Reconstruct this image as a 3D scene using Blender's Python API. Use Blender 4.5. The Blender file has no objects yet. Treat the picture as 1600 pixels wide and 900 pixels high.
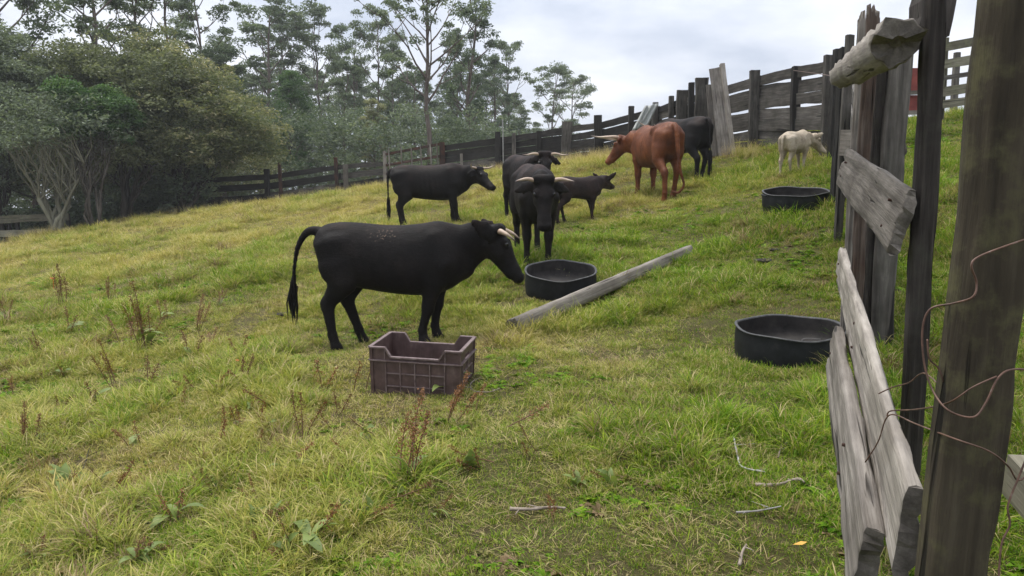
import bpy, bmesh, math, random
import numpy as np
from mathutils import Vector, Matrix, Quaternion

# ------------------------------------------------------------------ camera, sky, sun, exposure
scene = bpy.context.scene
C = scene.collection
FPX, PITCH, CZ = 1155.0, math.radians(6.5), 1.5      # focal length in 1600-px-wide pixels, tilt, eye height
cam = bpy.data.cameras.new('camera'); cam.sensor_width = 36.0; cam.lens = 36.0 * FPX / 1600.0
cam.clip_start = 0.05; cam.clip_end = 2000.0
cam_ob = bpy.data.objects.new('camera', cam); C.objects.link(cam_ob)
cam_ob.location = (0, 0, CZ); cam_ob.rotation_euler = (math.radians(90) - PITCH, 0, 0)
scene.camera = cam_ob

SUN_EL, SUN_AZ = 70.0, 300.0                          # degrees; azimuth clockwise from +Y
world = bpy.data.worlds.new('World'); scene.world = world; world.use_nodes = True
wt = world.node_tree; wt.nodes.clear()
def wn(t, **k):
    n = wt.nodes.new(t)
    for a, b in k.items(): setattr(n, a, b)
    return n
w_out = wn('ShaderNodeOutputWorld'); w_bg = wn('ShaderNodeBackground'); w_bg.inputs['Strength'].default_value = 0.1
w_sky = wn('ShaderNodeTexSky', sky_type='NISHITA'); w_sky.sun_disc = False
w_sky.sun_elevation = math.radians(SUN_EL); w_sky.sun_rotation = math.radians(SUN_AZ); w_sky.altitude = 2500
w_tc = wn('ShaderNodeTexCoord'); w_sep = wn('ShaderNodeSeparateXYZ')
wt.links.new(w_tc.outputs['Generated'], w_sep.inputs[0])
def wmath(op, a, b=None, clamp=False):
    n = wn('ShaderNodeMath', operation=op); n.use_clamp = clamp
    for i, v in enumerate((a, b)):
        if v is None: continue
        if isinstance(v, (int, float)): n.inputs[i].default_value = v
        else: wt.links.new(v, n.inputs[i])
    return n.outputs[0]
zpos = wmath('MAXIMUM', w_sep.outputs[2], 0.0)
den = wmath('ADD', zpos, 0.22)
w_cmb = wn('ShaderNodeCombineXYZ')
wt.links.new(wmath('DIVIDE', w_sep.outputs[0], den), w_cmb.inputs[0]); wt.links.new(wmath('DIVIDE', w_sep.outputs[1], den), w_cmb.inputs[1])
w_n1 = wn('ShaderNodeTexNoise'); w_n1.inputs['Scale'].default_value = 1.05; w_n1.inputs['Detail'].default_value = 7; w_n1.inputs['Roughness'].default_value = 0.52
wt.links.new(w_cmb.outputs[0], w_n1.inputs['Vector'])
w_ramp = wn('ShaderNodeValToRGB')
w_ramp.color_ramp.elements[0].position = 0.40; w_ramp.color_ramp.elements[0].color = (4.5, 4.95, 5.85, 1)
w_ramp.color_ramp.elements[1].position = 0.60; w_ramp.color_ramp.elements[1].color = (8.0, 8.15, 8.6, 1)
wt.links.new(w_n1.outputs['Fac'], w_ramp.inputs['Fac'])
w_lum = wn('ShaderNodeMixRGB', blend_type='MULTIPLY'); w_lum.inputs['Fac'].default_value = 1.0     # overcast sky: brighter overhead
lum = wmath('ADD', wmath('MULTIPLY', zpos, 1.4), 0.70)
wt.links.new(w_ramp.outputs[0], w_lum.inputs[1]); wt.links.new(lum, w_lum.inputs[2])
w_mix = wn('ShaderNodeMixRGB'); w_mix.inputs['Fac'].default_value = 0.93
wt.links.new(w_sky.outputs[0], w_mix.inputs[1]); wt.links.new(w_lum.outputs[0], w_mix.inputs[2])
wt.links.new(w_mix.outputs[0], w_bg.inputs['Color']); wt.links.new(w_bg.outputs[0], w_out.inputs['Surface'])

sun = bpy.data.lights.new('sun', 'SUN'); sun.energy = 2.5; sun.angle = math.radians(28); sun.color = (1.0, 0.95, 0.87)
sun_ob = bpy.data.objects.new('sun', sun); C.objects.link(sun_ob)
_az, _el = math.radians(SUN_AZ), math.radians(SUN_EL)
sdir = Vector((math.sin(_az) * math.cos(_el), math.cos(_az) * math.cos(_el), math.sin(_el)))
sun_ob.rotation_euler = (-sdir).to_track_quat('-Z', 'Y').to_euler(); sun_ob.location = (0, -5, 20)

vs = scene.view_settings; vs.view_transform = 'Standard'; vs.look = 'None'; vs.gamma = 1.0; vs.use_curve_mapping = False
vs.exposure = 0.6
cy = scene.cycles
cy.use_denoising = True; cy.denoising_prefilter = 'ACCURATE'; cy.max_bounces = 6; cy.diffuse_bounces = 3; cy.glossy_bounces = 2; cy.transmission_bounces = 3
cy.transparent_max_bounces = 6; cy.volume_bounces = 0; cy.sample_clamp_indirect = 4.0

# ------------------------------------------------------------------ small tools
def link(o, parent=None):
    C.objects.link(o)
    if parent is not None: o.parent = parent
    return o
def tag(o, label=None, cat=None, group=None, kind=None):
    for k, v in (('label', label), ('category', cat), ('group', group), ('kind', kind)):
        if v: o[k] = v
    return o
def empty(name, loc, rz=0.0):
    o = bpy.data.objects.new(name, None); o.empty_display_size = 0.1; o.location = loc; o.rotation_euler = (0, 0, rz)
    return link(o)
def mesh_np(name, V, F, smooth=False):
    me = bpy.data.meshes.new(name); V = np.asarray(V, np.float32); F = np.asarray(F, np.int32); k = F.shape[1]
    me.vertices.add(len(V)); me.vertices.foreach_set('co', V.ravel())
    me.loops.add(F.size); me.loops.foreach_set('vertex_index', F.ravel())
    me.polygons.add(len(F)); me.polygons.foreach_set('loop_start', np.arange(len(F), dtype=np.int32) * k)
    me.polygons.foreach_set('use_smooth', np.full(len(F), smooth))
    me.update(calc_edges=True)
    return me
def attr(me, name, dom, vals, typ='FLOAT'):
    a = me.attributes.new(name, typ, dom); a.data.foreach_set('vector' if typ == 'FLOAT_VECTOR' else 'value', np.asarray(vals).ravel())
def obj(name, me, mat=None, parent=None):
    if mat is not None and not me.materials: me.materials.append(mat)
    return link(bpy.data.objects.new(name, me), parent)
class MB:
    """collects quads and triangles for ONE mesh"""
    def __init__(s): s.v = []; s.f = []; s.t = []
    def add(s, V, F, t=None):
        o = len(s.v); s.v += [tuple(p) for p in V]; s.f += [tuple(i + o for i in f) for f in F]
        s.t += list(t) if t is not None else [0.0] * len(V)
        return s
    def box(s, c, h, R=None):
        P = [Vector((x * h[0], y * h[1], z * h[2])) for x in (-1, 1) for y in (-1, 1) for z in (-1, 1)]
        if R is not None: P = [R @ p for p in P]
        return s.add([Vector(c) + p for p in P], [(0, 1, 3, 2), (4, 6, 7, 5), (0, 4, 5, 1), (2, 3, 7, 6), (0, 2, 6, 4), (1, 5, 7, 3)])
    def tube(s, pts, rad, n=6, cap=True, jit=0.0, rng=None, flat=1.0):
        pts = [Vector(p) for p in pts]; V = []; F = []; T = []
        up = Vector((0, 0, 1)); prev = None
        for i, p in enumerate(pts):
            d = (pts[min(i + 1, len(pts) - 1)] - pts[max(i - 1, 0)]).normalized()
            if prev is None:
                a = up if abs(d.z) < 0.9 else Vector((1, 0, 0)); x = d.cross(a).normalized()
            else:
                x = (prev - d * prev.dot(d)).normalized()
            prev = x; y = d.cross(x); r = rad[i] if hasattr(rad, '__len__') else rad
            for k in range(n):
                a = 2 * math.pi * k / n; j = 1 + (rng.uniform(-jit, jit) if jit else 0)
                V.append(p + (x * math.cos(a) + y * math.sin(a) * flat) * r * j); T.append(i / max(1, len(pts) - 1))
        for i in range(len(pts) - 1):
            for k in range(n):
                F.append((i * n + k, i * n + (k + 1) % n, (i + 1) * n + (k + 1) % n, (i + 1) * n + k))
        if cap:
            F.append(tuple(range(n))[::-1]); F.append(tuple(range((len(pts) - 1) * n, len(pts) * n)))
        return s.add(V, F, T)
    def build(s, name, mat, parent=None, smooth=False, store_t=False):
        me = bpy.data.meshes.new(name); me.from_pydata(s.v, [], s.f)
        if smooth: me.polygons.foreach_set('use_smooth', [True] * len(me.polygons))
        if store_t: attr(me, 't', 'POINT', s.t)
        return obj(name, me, mat, parent)

def vnoise(x, y, seed=0.0):
    x = np.asarray(x, float); y = np.asarray(y, float); ix = np.floor(x); iy = np.floor(y); fx = x - ix; fy = y - iy
    fx = fx * fx * (3 - 2 * fx); fy = fy * fy * (3 - 2 * fy)
    def h(a, b):
        s = np.sin(a * 127.1 + b * 311.7 + seed * 74.7) * 43758.5453
        return s - np.floor(s)
    return (h(ix, iy) * (1 - fx) + h(ix + 1, iy) * fx) * (1 - fy) + (h(ix, iy + 1) * (1 - fx) + h(ix + 1, iy + 1) * fx) * fy

def cam_point(u, v, d):
    xc = (u - 800) / FPX * d; yc = -(v - 450) / FPX * d
    return Vector((xc, d * math.cos(PITCH) + yc * math.sin(PITCH), CZ - d * math.sin(PITCH) + yc * math.cos(PITCH)))

# ------------------------------------------------------------------ terrain: surveyed heights, thin-plate surface
SURVEY = np.array([(0, 2.47, .2), (-1.73, 2.71, .05), (1.02, 2.23, .3), (-.62, 4.69, .29), (-1.66, 6.5, .27), (2.0, 5.1, .46), (.53, 7.74, .56),
    (0, 6.31, .38), (2.4, 9.5, .99), (3.61, 9.35, 1.36), (.19, 8.98, .78), (0, 12.24, 1.2), (1.21, 12.25, 1.24), (2.57, 13.6, 1.62),
    (3.83, 15.15, 2.0), (4.82, 13.14, 2.03), (-1.4, 13.55, 1.15), (5.9, 13.69, 2.38), (5.32, 16.65, 2.75), (4.68, 18.27, 2.82),
    (2.59, 23.31, 2.85), (1.91, 24.8, 2.75), (-2.67, 28.29, 2.43), (-5.19, 30.28, 2.1), (-9.93, 31.22, 1.4), (-13.1, 31.2, 1.1),
    (-16.6, 27.07, .42), (-16.62, 24.02, .15), (8.54, 14.79, 3.2), (4.06, 6.99, 1.05), (-5, 10, .35), (-5, 18, 1.05), (-10, 18, .45), (-6, 5, -.35),
    (0, 45, 1.2), (-20, 50, -1.5), (12, 34, 2.4), (25, 50, 0.0), (-19.5, 29, -.35), (-23, 24, -.8), (-32, 40, -2.5), (-25, 15, -1.4), (9, 24, 3.0),
    (0, -3, -.25), (-6, 0, -.7), (6, 0, .75), (10, 8, 2.2), (16, 15, 3.4), (20, 24, 3.2), (0, 70, -1.5), (-45, 70, -4), (45, 70, -3)])
def _phi(r2): return 0.5 * r2 * np.log(r2 + 1e-9)
_S = SURVEY[:, :2] / 20.0
_n = len(_S); _K = _phi(((_S[:, None] - _S[None]) ** 2).sum(-1)) + 0.0003 * np.eye(_n)
_A = np.zeros((_n + 3, _n + 3)); _A[:_n, :_n] = _K; _A[:_n, _n] = 1; _A[:_n, _n + 1:] = _S; _A[_n, :_n] = 1; _A[_n + 1:, :_n] = _S.T
_W = np.linalg.solve(_A, np.r_[SURVEY[:, 2], 0, 0, 0])
def base_z(x, y):
    x = np.asarray(x, float); y = np.asarray(y, float); sh = np.broadcast(x, y).shape
    q = np.stack([np.broadcast_to(x, sh).ravel(), np.broadcast_to(y, sh).ravel()], 1) / 20.0
    out = np.empty(len(q))
    for i in range(0, len(q), 20000):
        p = q[i:i + 20000]
        out[i:i + 20000] = _phi(((p[:, None] - _S[None]) ** 2).sum(-1)) @ _W[:_n] + _W[_n] + p @ _W[_n + 1:]
    out = out.reshape(sh)
    r = np.hypot(x, y - 18); k = np.clip((r - 45) / 35, 0, 1); k = k * k * (3 - 2 * k)
    return out * (1 - k) + (-3.0) * k
def gz(x, y):
    """height of the ground with its hummocks"""
    b = base_z(x, y)
    return b - .04 + 0.075 * (vnoise(np.asarray(x) / 1.15, np.asarray(y) / 1.15, 1) - .5) + 0.04 * (vnoise(np.asarray(x) / .42, np.asarray(y) / .42, 2) - .5)
def g(x, y): return float(gz(x, y))
def spot(u, d):
    """ground position under image column u at camera depth d"""
    z = 1.0
    for _ in range(6):
        Y = (d + (z - CZ) * math.sin(PITCH)) / math.cos(PITCH); x = (u - 800) / FPX * d; z = g(x, Y)
    return Vector((x, Y, z))
def z_at(v, Y):
    t = -(v - 450) / FPX
    return CZ + Y * (t * math.cos(PITCH) - math.sin(PITCH)) / (math.cos(PITCH) + t * math.sin(PITCH))
def hit(u, v):
    """where the line of sight through (u, v) meets the ground"""
    d = np.arange(1.5, 60, 0.02); xc = (u - 800) / FPX * d; yc = -(v - 450) / FPX * d
    Y = d * math.cos(PITCH) + yc * math.sin(PITCH); Z = CZ - d * math.sin(PITCH) + yc * math.cos(PITCH)
    k = np.argmax(gz(xc, Y) > Z); return Vector((xc[k], Y[k], g(xc[k], Y[k])))

# ------------------------------------------------------------------ materials
def mat_new(name):
    m = bpy.data.materials.new(name); m.use_nodes = True; t = m.node_tree; t.nodes.clear()
    return m, t
class NT:
    def __init__(s, name):
        s.m = bpy.data.materials.new(name); s.m.use_nodes = True; s.t = s.m.node_tree; s.t.nodes.clear()
        s.out = s.n('ShaderNodeOutputMaterial')
    def n(s, typ, inp=None, **k):
        x = s.t.nodes.new(typ)
        for a, b in k.items(): setattr(x, a, b)
        for a, b in (inp or {}).items():
            if isinstance(b, bpy.types.NodeSocket): s.t.links.new(b, x.inputs[a])
            else: x.inputs[a].default_value = b
        return x
    def ramp(s, fac, stops):
        r = s.n('ShaderNodeValToRGB', {'Fac': fac}); e = r.color_ramp.elements
        while len(e) > 1: e.remove(e[-1])
        e[0].position = stops[0][0]; e[0].color = (*stops[0][1], 1) if len(stops[0][1]) == 3 else stops[0][1]
        for p, c in stops[1:]:
            q = e.new(p); q.color = (*c, 1)
        return r.outputs[0]
    def mix(s, fac, a, b, blend='MIX'):
        return s.n('ShaderNodeMixRGB', {'Fac': fac, 'Color1': a if isinstance(a, bpy.types.NodeSocket) else (*a, 1), 'Color2': b if isinstance(b, bpy.types.NodeSocket) else (*b, 1)}, blend_type=blend).outputs[0]
    def math(s, op, a, b=0.0, clamp=False):
        x = s.n('ShaderNodeMath', {0: a, 1: b}, operation=op); x.use_clamp = clamp; return x.outputs[0]
    def noise(s, vec, scale, detail=4, rough=0.55, dist=0.0):
        return s.n('ShaderNodeTexNoise', {'Vector': vec, 'Scale': scale, 'Detail': detail, 'Roughness': rough, 'Distortion': dist}).outputs['Fac']
    def coord(s, k='Object'): return s.n('ShaderNodeTexCoord').outputs[k]
    def scaled(s, vec, sc, off=None):
        i = {'Vector': vec, 'Scale': sc}
        if off is not None: i['Location'] = off
        return s.n('ShaderNodeMapping', i).outputs[0]
    def bump(s, h, strength, dist, normal=None):
        i = {'Height': h, 'Strength': strength, 'Distance': dist}
        if normal is not None: i['Normal'] = normal
        return s.n('ShaderNodeBump', i).outputs[0]
    def surf(s, sock): s.t.links.new(sock, s.out.inputs['Surface']); return s.m
    def princ(s, color, rough=0.7, normal=None, spec=0.3, **k):
        i = {'Base Color': color if isinstance(color, bpy.types.NodeSocket) else (*color, 1), 'Roughness': rough, 'Specular IOR Level': spec}
        i.update(k)
        if normal is not None: i['Normal'] = normal
        return s.surf(s.n('ShaderNodeBsdfPrincipled', i).outputs[0])

def wood_mat(name, dark, mid, light, grain=26.0, moss=0.0, mosscol=(.06, .07, .03), bump=0.5, rough=0.85, red=0.0):
    """weathered timber, grain along the object's own X axis"""
    t = NT(name); co = t.coord('Object'); rnd = t.n('ShaderNodeObjectInfo').outputs['Random']
    off = t.n('ShaderNodeCombineXYZ', {0: t.math('MULTIPLY', rnd, 37.0), 1: t.math('MULTIPLY', rnd, 11.0), 2: t.math('MULTIPLY', rnd, 23.0)}).outputs[0]
    v = t.n('ShaderNodeVectorMath', {0: co, 1: off}, operation='ADD').outputs[0]
    fib = t.noise(t.scaled(v, (2.6, grain * 1.6, grain * 1.6)), 1.0, 6, .62, .25)
    fine = t.noise(t.scaled(v, (7, grain * 6, grain * 6)), 1.0, 3, .6)
    big = t.noise(v, 3.2, 4, .6)
    crack = t.noise(t.scaled(v, (1.1, grain * .9, grain * .9)), 1.0, 2, .5, .6)
    ck = t.ramp(crack, [(.0, (1, 1, 1)), (.30, (1, 1, 1)), (.345, (0, 0, 0))])
    col = t.ramp(fib, [(.28, dark), (.52, mid), (.75, light)])
    col = t.mix(t.math('MULTIPLY', fine, .45), col, mid, 'MIX')
    col = t.mix(1.0, col, t.ramp(big, [(.3, (.62, .6, .58)), (.7, (1.2, 1.2, 1.2))]), 'MULTIPLY')
    col = t.mix(1.0, col, t.ramp(rnd, [(0, (.6, .59, .57)), (1, (1.25, 1.25, 1.25))]), 'MULTIPLY')
    if red: col = t.mix(t.math('MULTIPLY', t.ramp(t.noise(v, 5.0, 3), [(.45, (0, 0, 0)), (.65, (1, 1, 1))]), red), col, (.11, .045, .025))
    if moss:
        mm = t.ramp(t.noise(v, 9.0, 6, .7), [(.5, (0, 0, 0)), (.66, (1, 1, 1))])
        col = t.mix(t.math('MULTIPLY', mm, moss), col, mosscol)
    col = t.mix(t.math('MULTIPLY', ck, .85), col, tuple(c * .25 for c in dark))
    h = t.math('ADD', t.math('MULTIPLY', fib, .6), t.math('MULTIPLY', fine, .35)); h = t.math('SUBTRACT', h, t.math('MULTIPLY', ck, 1.2))
    return t.princ(col, rough, t.bump(h, bump, .012), .2)
WOOD = {}
WOOD['grey'] = wood_mat('weathered_grey_wood', (.08, .072, .064), (.185, .168, .15), (.32, .295, .265), bump=.9)
WOOD['pale'] = wood_mat('pale_grey_wood', (.12, .107, .094), (.25, .228, .2), (.39, .358, .32), bump=.8)
WOOD['dark'] = wood_mat('dark_weathered_wood', (.013, .011, .01), (.045, .039, .035), (.13, .115, .10), bump=1.0, moss=.3, mosscol=(.06, .062, .045))
WOOD['fence'] = wood_mat('fence_grey_wood', (.028, .026, .024), (.085, .078, .07), (.18, .166, .15), grain=16, moss=.3, mosscol=(.075, .075, .06))
WOOD['fencedark'] = wood_mat('fence_dark_wood', (.009, .008, .007), (.026, .024, .022), (.058, .053, .048), grain=16, moss=.25, mosscol=(.035, .035, .028))
WOOD['lichen'] = wood_mat('lichen_wood', (.075, .07, .05), (.17, .16, .12), (.27, .255, .2), moss=.6, mosscol=(.17, .18, .1))
WOOD['mossy'] = wood_mat('mossy_dark_post', (.016, .013, .009), (.04, .033, .022), (.078, .068, .046), grain=18, moss=.7, mosscol=(.085, .08, .038), bump=.9)
WOOD['red'] = wood_mat('red_brown_wood', (.03, .02, .016), (.1, .075, .062), (.21, .175, .15), red=.15, bump=1.0)
WOOD['rust'] = wood_mat('rust_brown_wood', (.02, .012, .01), (.055, .034, .028), (.1, .07, .06), red=.5)
WOOD['silver'] = wood_mat('silver_bleached_wood', (.2, .19, .185), (.31, .3, .29), (.45, .44, .43), grain=20, bump=.6)

def leaf_mat(name, cols, trans=.3, rough=.5, objvar=.25):
    """foliage: colour varies from leaf to leaf (face attribute v) and from plant to plant"""
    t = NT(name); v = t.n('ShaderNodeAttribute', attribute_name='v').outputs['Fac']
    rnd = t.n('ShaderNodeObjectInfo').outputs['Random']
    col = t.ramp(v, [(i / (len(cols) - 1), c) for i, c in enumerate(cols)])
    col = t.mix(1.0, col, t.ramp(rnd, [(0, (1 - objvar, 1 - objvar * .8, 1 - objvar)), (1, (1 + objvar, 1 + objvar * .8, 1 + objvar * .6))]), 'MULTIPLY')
    d = t.n('ShaderNodeBsdfPrincipled', {'Base Color': col, 'Roughness': rough, 'Specular IOR Level': .35}).outputs[0]
    tr = t.n('ShaderNodeBsdfTranslucent', {'Color': t.mix(1.0, col, (1.2, 1.25, .7), 'MULTIPLY')}).outputs[0]
    return t.surf(t.n('ShaderNodeMixShader', {0: trans, 1: d, 2: tr}).outputs[0])
# ------------------------------------------------------------------ ground sheet
def spaced(lo, a, b, hi, step, growth):
    m = list(np.arange(a, b + 1e-6, step)); s = step; x = b
    while x < hi: s *= growth; x += s; m.append(min(x, hi))
    s = step; x = a; left = []
    while x > lo: s *= growth; x -= s; left.append(max(x, lo))
    return np.array(left[::-1] + m)
gx = spaced(-320, -7, 7, 320, .11, 1.05); gy = spaced(-40, 1.5, 15, 480, .11, 1.035)
GX, GY = np.meshgrid(gx, gy, indexing='ij'); GZ = gz(GX, GY)
nx, ny = GX.shape; ii = (np.arange(nx - 1)[:, None] * ny + np.arange(ny - 1)[None]).ravel()
ground_me = mesh_np('ground', np.stack([GX, GY, GZ], -1).reshape(-1, 3), np.stack([ii, ii + ny, ii + ny + 1, ii + 1], 1), True)

def dryness(x, y):
    """0 lush green .. 1 straw"""
    x = np.asarray(x, float); y = np.asarray(y, float)
    d = .17 + .032 * np.clip(y - 3.5, 0, 16) - .035 * np.clip(x + 0.5, 0, 5) + .012 * np.clip(-x, 0, 8)
    d = d + .8 * (vnoise(x / 2.3, y / 3.2, 5) - .5) + .5 * (vnoise(x / .8, y / 1.0, 6) - .5) + .25 * (vnoise(x / .3, y / .35, 7) - .5)
    d = d - .35 * (x > .42 * y + .35)                        # beyond the plank fence: lush
    return np.clip(d, 0, 1)
attr(ground_me, 'dry', 'POINT', dryness(GX, GY).ravel().astype(np.float32))
t = NT('pasture_soil'); co = t.coord('Object'); dry = t.n('ShaderNodeAttribute', attribute_name='dry').outputs['Fac']
n1 = t.noise(co, 2.2, 6, .65); n2 = t.noise(co, 48, 6, .8)
c1 = t.ramp(n2, [(.3, (.04, .036, .014)), (.55, (.095, .088, .032)), (.75, (.17, .15, .065))])
c2 = t.ramp(n2, [(.3, (.045, .034, .02)), (.55, (.11, .09, .045)), (.75, (.2, .165, .085))])
col = t.mix(dry, c1, c2); col = t.mix(t.ramp(n1, [(.56, (0, 0, 0)), (.7, (1, 1, 1))]), col, (.055, .042, .027))
pasture = t.princ(col, .95, t.bump(n2, .9, .03), .1)
ground = tag(obj('ground', ground_me, pasture), kind='structure')

# ------------------------------------------------------------------ grass
tufts = bpy.data.collections.new('grass_tufts')       # instanced below, not itself in the scene
def tuft(name, rng, n, rad, h0, h1, w, lean0, lean1, curl, dryshare, mat, seeds=0):
    V = []; F = []; B = []
    for i in range(n):
        a = rng.uniform(0, 6.283); r = rad * math.sqrt(rng.random()); p = Vector((r * math.cos(a), r * math.sin(a), -.015))
        h = rng.uniform(h0, h1); ln = math.radians(rng.uniform(lean0, lean1)); az = a + rng.gauss(0, .9)
        d = Vector((math.cos(az), math.sin(az), 0)); side = Vector((-d.y, d.x, 0)); side = (side + d * rng.uniform(-.6, .6)).normalized()
        pts = []; q = p.copy(); an = ln
        for k in range(3):
            pts.append(q.copy()); q = q + (Vector((0, 0, 1)) * math.cos(an) + d * math.sin(an)) * h / 3; an += curl * rng.uniform(.4, 1.4)
        pts.append(q); o = len(V); ww = w * rng.uniform(.7, 1.3)
        V += [pts[0] - side * ww * .4, pts[0] + side * ww * .4, pts[1] - side * ww * .5, pts[1] + side * ww * .5, pts[2] - side * ww * .36, pts[2] + side * ww * .36, pts[3]]
        b = rng.random() * .8 if rng.random() > dryshare else .82 + .18 * rng.random()
        F += [(o, o + 1, o + 3), (o, o + 3, o + 2), (o + 2, o + 3, o + 5), (o + 2, o + 5, o + 4), (o + 4, o + 5, o + 6)]; B += [b] * 5
        if i < seeds:
            for k in range(9):
                c = pts[2].lerp(pts[3], k / 8) ; e = side * rng.choice((-1, 1)) + Vector((rng.gauss(0, .5), rng.gauss(0, .5), .8)); e.normalize(); o = len(V)
                V += [c, c + e * .03 + side * .006, c + e * .045]; F += [(o, o + 1, o + 2)]; B += [.97]
    me = mesh_np(name, V, F, True); attr(me, 'b', 'FACE', np.array(B, np.float32)); me.materials.append(mat)
    o = bpy.data.objects.new(name, me); tufts.objects.link(o); return o
t = NT('grass_blades')
b = t.n('ShaderNodeAttribute', attribute_name='b').outputs['Fac']; tint = t.n('ShaderNodeAttribute', attribute_type='INSTANCER', attribute_name='tint').outputs['Fac']
hue = t.n('ShaderNodeAttribute', attribute_type='INSTANCER', attribute_name='hue').outputs['Fac']
green = t.ramp(b, [(0, (.05, .125, .006)), (.4, (.125, .235, .011)), (.8, (.26, .33, .024)), (.84, (.34, .28, .125)), (1, (.46, .38, .2))])
straw = t.ramp(b, [(0, (.2, .215, .042)), (.3, (.37, .325, .09)), (.8, (.54, .435, .17)), (1, (.58, .48, .27))])
brown = t.ramp(b, [(0, (.10, .075, .035)), (.5, (.22, .155, .085)), (1, (.38, .29, .17))])
col = t.mix(tint, green, straw); col = t.mix(t.ramp(hue, [(.86, (0, 0, 0)), (.95, (1, 1, 1))]), col, brown)
d = t.n('ShaderNodeBsdfPrincipled', {'Base Color': col, 'Roughness': .6, 'Specular IOR Level': .1}).outputs[0]
tr = t.n('ShaderNodeBsdfTranslucent', {'Color': t.mix(1.0, col, (1.1, 1.15, .7), 'MULTIPLY')}).outputs[0]
grass_mat = t.surf(t.n('ShaderNodeMixShader', {0: .33, 1: d, 2: tr}).outputs[0])
R_ = random.Random(4)
for k in range(3): tuft('tuft_a%d' % k, R_, 50, .085, .02, .055, .0038, 5, 65, .4, .2, grass_mat)           # 0-2 short grazed turf
for k in range(3): tuft('tuft_b%d' % k, R_, 50, .075, .04, .098, .0042, 5, 55, .45, .16, grass_mat)            # 3-5 longer blades
for k in range(2): tuft('tuft_c%d' % k, R_, 34, .12, .06, .15, .0036, 55, 88, .18, .65, grass_mat)             # 6-7 fallen thatch
for k in range(2): tuft('tuft_d%d' % k, R_, 70, .07, .10, .22, .0048, 8, 55, .5, .18, grass_mat)             # 8-9 tussock
for k in range(2): tuft('tuft_e%d' % k, R_, 26, .08, .4, .85, .006, 2, 18, .12, .95, grass_mat, seeds=14)    # 10-11 tall seeding stalks

def rosette(name, rng, n, L, W, mat):                                                                        # 12-13 flat broad-leaved weeds
    V = []; F = []; B = []
    for i in range(n):
        a = i * 2.4 + rng.uniform(-.3, .3); d = Vector((math.cos(a), math.sin(a), 0)); s = Vector((-d.y, d.x, 0)); l = L * rng.uniform(.5, 1.1); w = W * rng.uniform(.7, 1.2); h = rng.uniform(.2, .7); o = len(V)
        V += [Vector((0, 0, -.01)), d * l * .45 - s * w * .5 + Vector((0, 0, l * h * .55)), d * l * .45 + Vector((0, 0, l * h * .45)), d * l * .45 + s * w * .5 + Vector((0, 0, l * h * .55)), d * l + Vector((0, 0, l * h * .4))]
        F += [(o, o + 2, o + 1), (o, o + 3, o + 2), (o + 1, o + 2, o + 4), (o + 2, o + 3, o + 4)]; B += [rng.uniform(.0, .6)] * 4
    me = mesh_np(name, V, F, True); attr(me, 'b', 'FACE', np.array(B, np.float32)); me.materials.append(mat); tufts.objects.link(bpy.data.objects.new(name, me))
rosette('tuft_f0', R_, 11, .085, .035, grass_mat); rosette('tuft_f1', R_, 16, .05, .028, grass_mat)
def scatter(name, pts, tint, hue, var, rot, sc, label):
    me = bpy.data.meshes.new(name); n = len(pts); me.vertices.add(n); me.vertices.foreach_set('co', np.asarray(pts, np.float32).ravel())
    attr(me, 'tint', 'POINT', np.asarray(tint, np.float32)); attr(me, 'hue', 'POINT', np.asarray(hue, np.float32)); attr(me, 's', 'POINT', np.asarray(sc, np.float32))
    attr(me, 'var', 'POINT', np.asarray(var, np.int32), 'INT'); attr(me, 'rot', 'POINT', np.asarray(rot, np.float32), 'FLOAT_VECTOR')
    me.materials.append(grass_mat)
    o = obj(name, me); ng = bpy.data.node_groups.new(name, 'GeometryNodeTree')
    ng.interface.new_socket('Geometry', in_out='INPUT', socket_type='NodeSocketGeometry'); ng.interface.new_socket('Geometry', in_out='OUTPUT', socket_type='NodeSocketGeometry')
    N = ng.nodes; gi = N.new('NodeGroupInput'); go = N.new('NodeGroupOutput'); ci = N.new('GeometryNodeCollectionInfo'); iop = N.new('GeometryNodeInstanceOnPoints')
    ci.inputs['Collection'].default_value = tufts; ci.inputs['Separate Children'].default_value = True; ci.inputs['Reset Children'].default_value = True
    iop.inputs['Pick Instance'].default_value = True
    def na(nm, ty):
        a = N.new('GeometryNodeInputNamedAttribute'); a.data_type = ty; a.inputs['Name'].default_value = nm
        return [s for s in a.outputs if s.enabled and s.name == 'Attribute'][0]
    L = ng.links
    L.new(gi.outputs[0], iop.inputs['Points']); L.new(ci.outputs[0], iop.inputs['Instance']); L.new(na('var', 'INT'), iop.inputs['Instance Index'])
    L.new(na('rot', 'FLOAT_VECTOR'), iop.inputs['Rotation']); L.new(na('s', 'FLOAT'), iop.inputs['Scale']); L.new(iop.outputs[0], go.inputs[0])
    md = o.modifiers.new('grass', 'NODES'); md.node_group = ng
    return tag(o, label, 'grass', kind='stuff')

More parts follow.
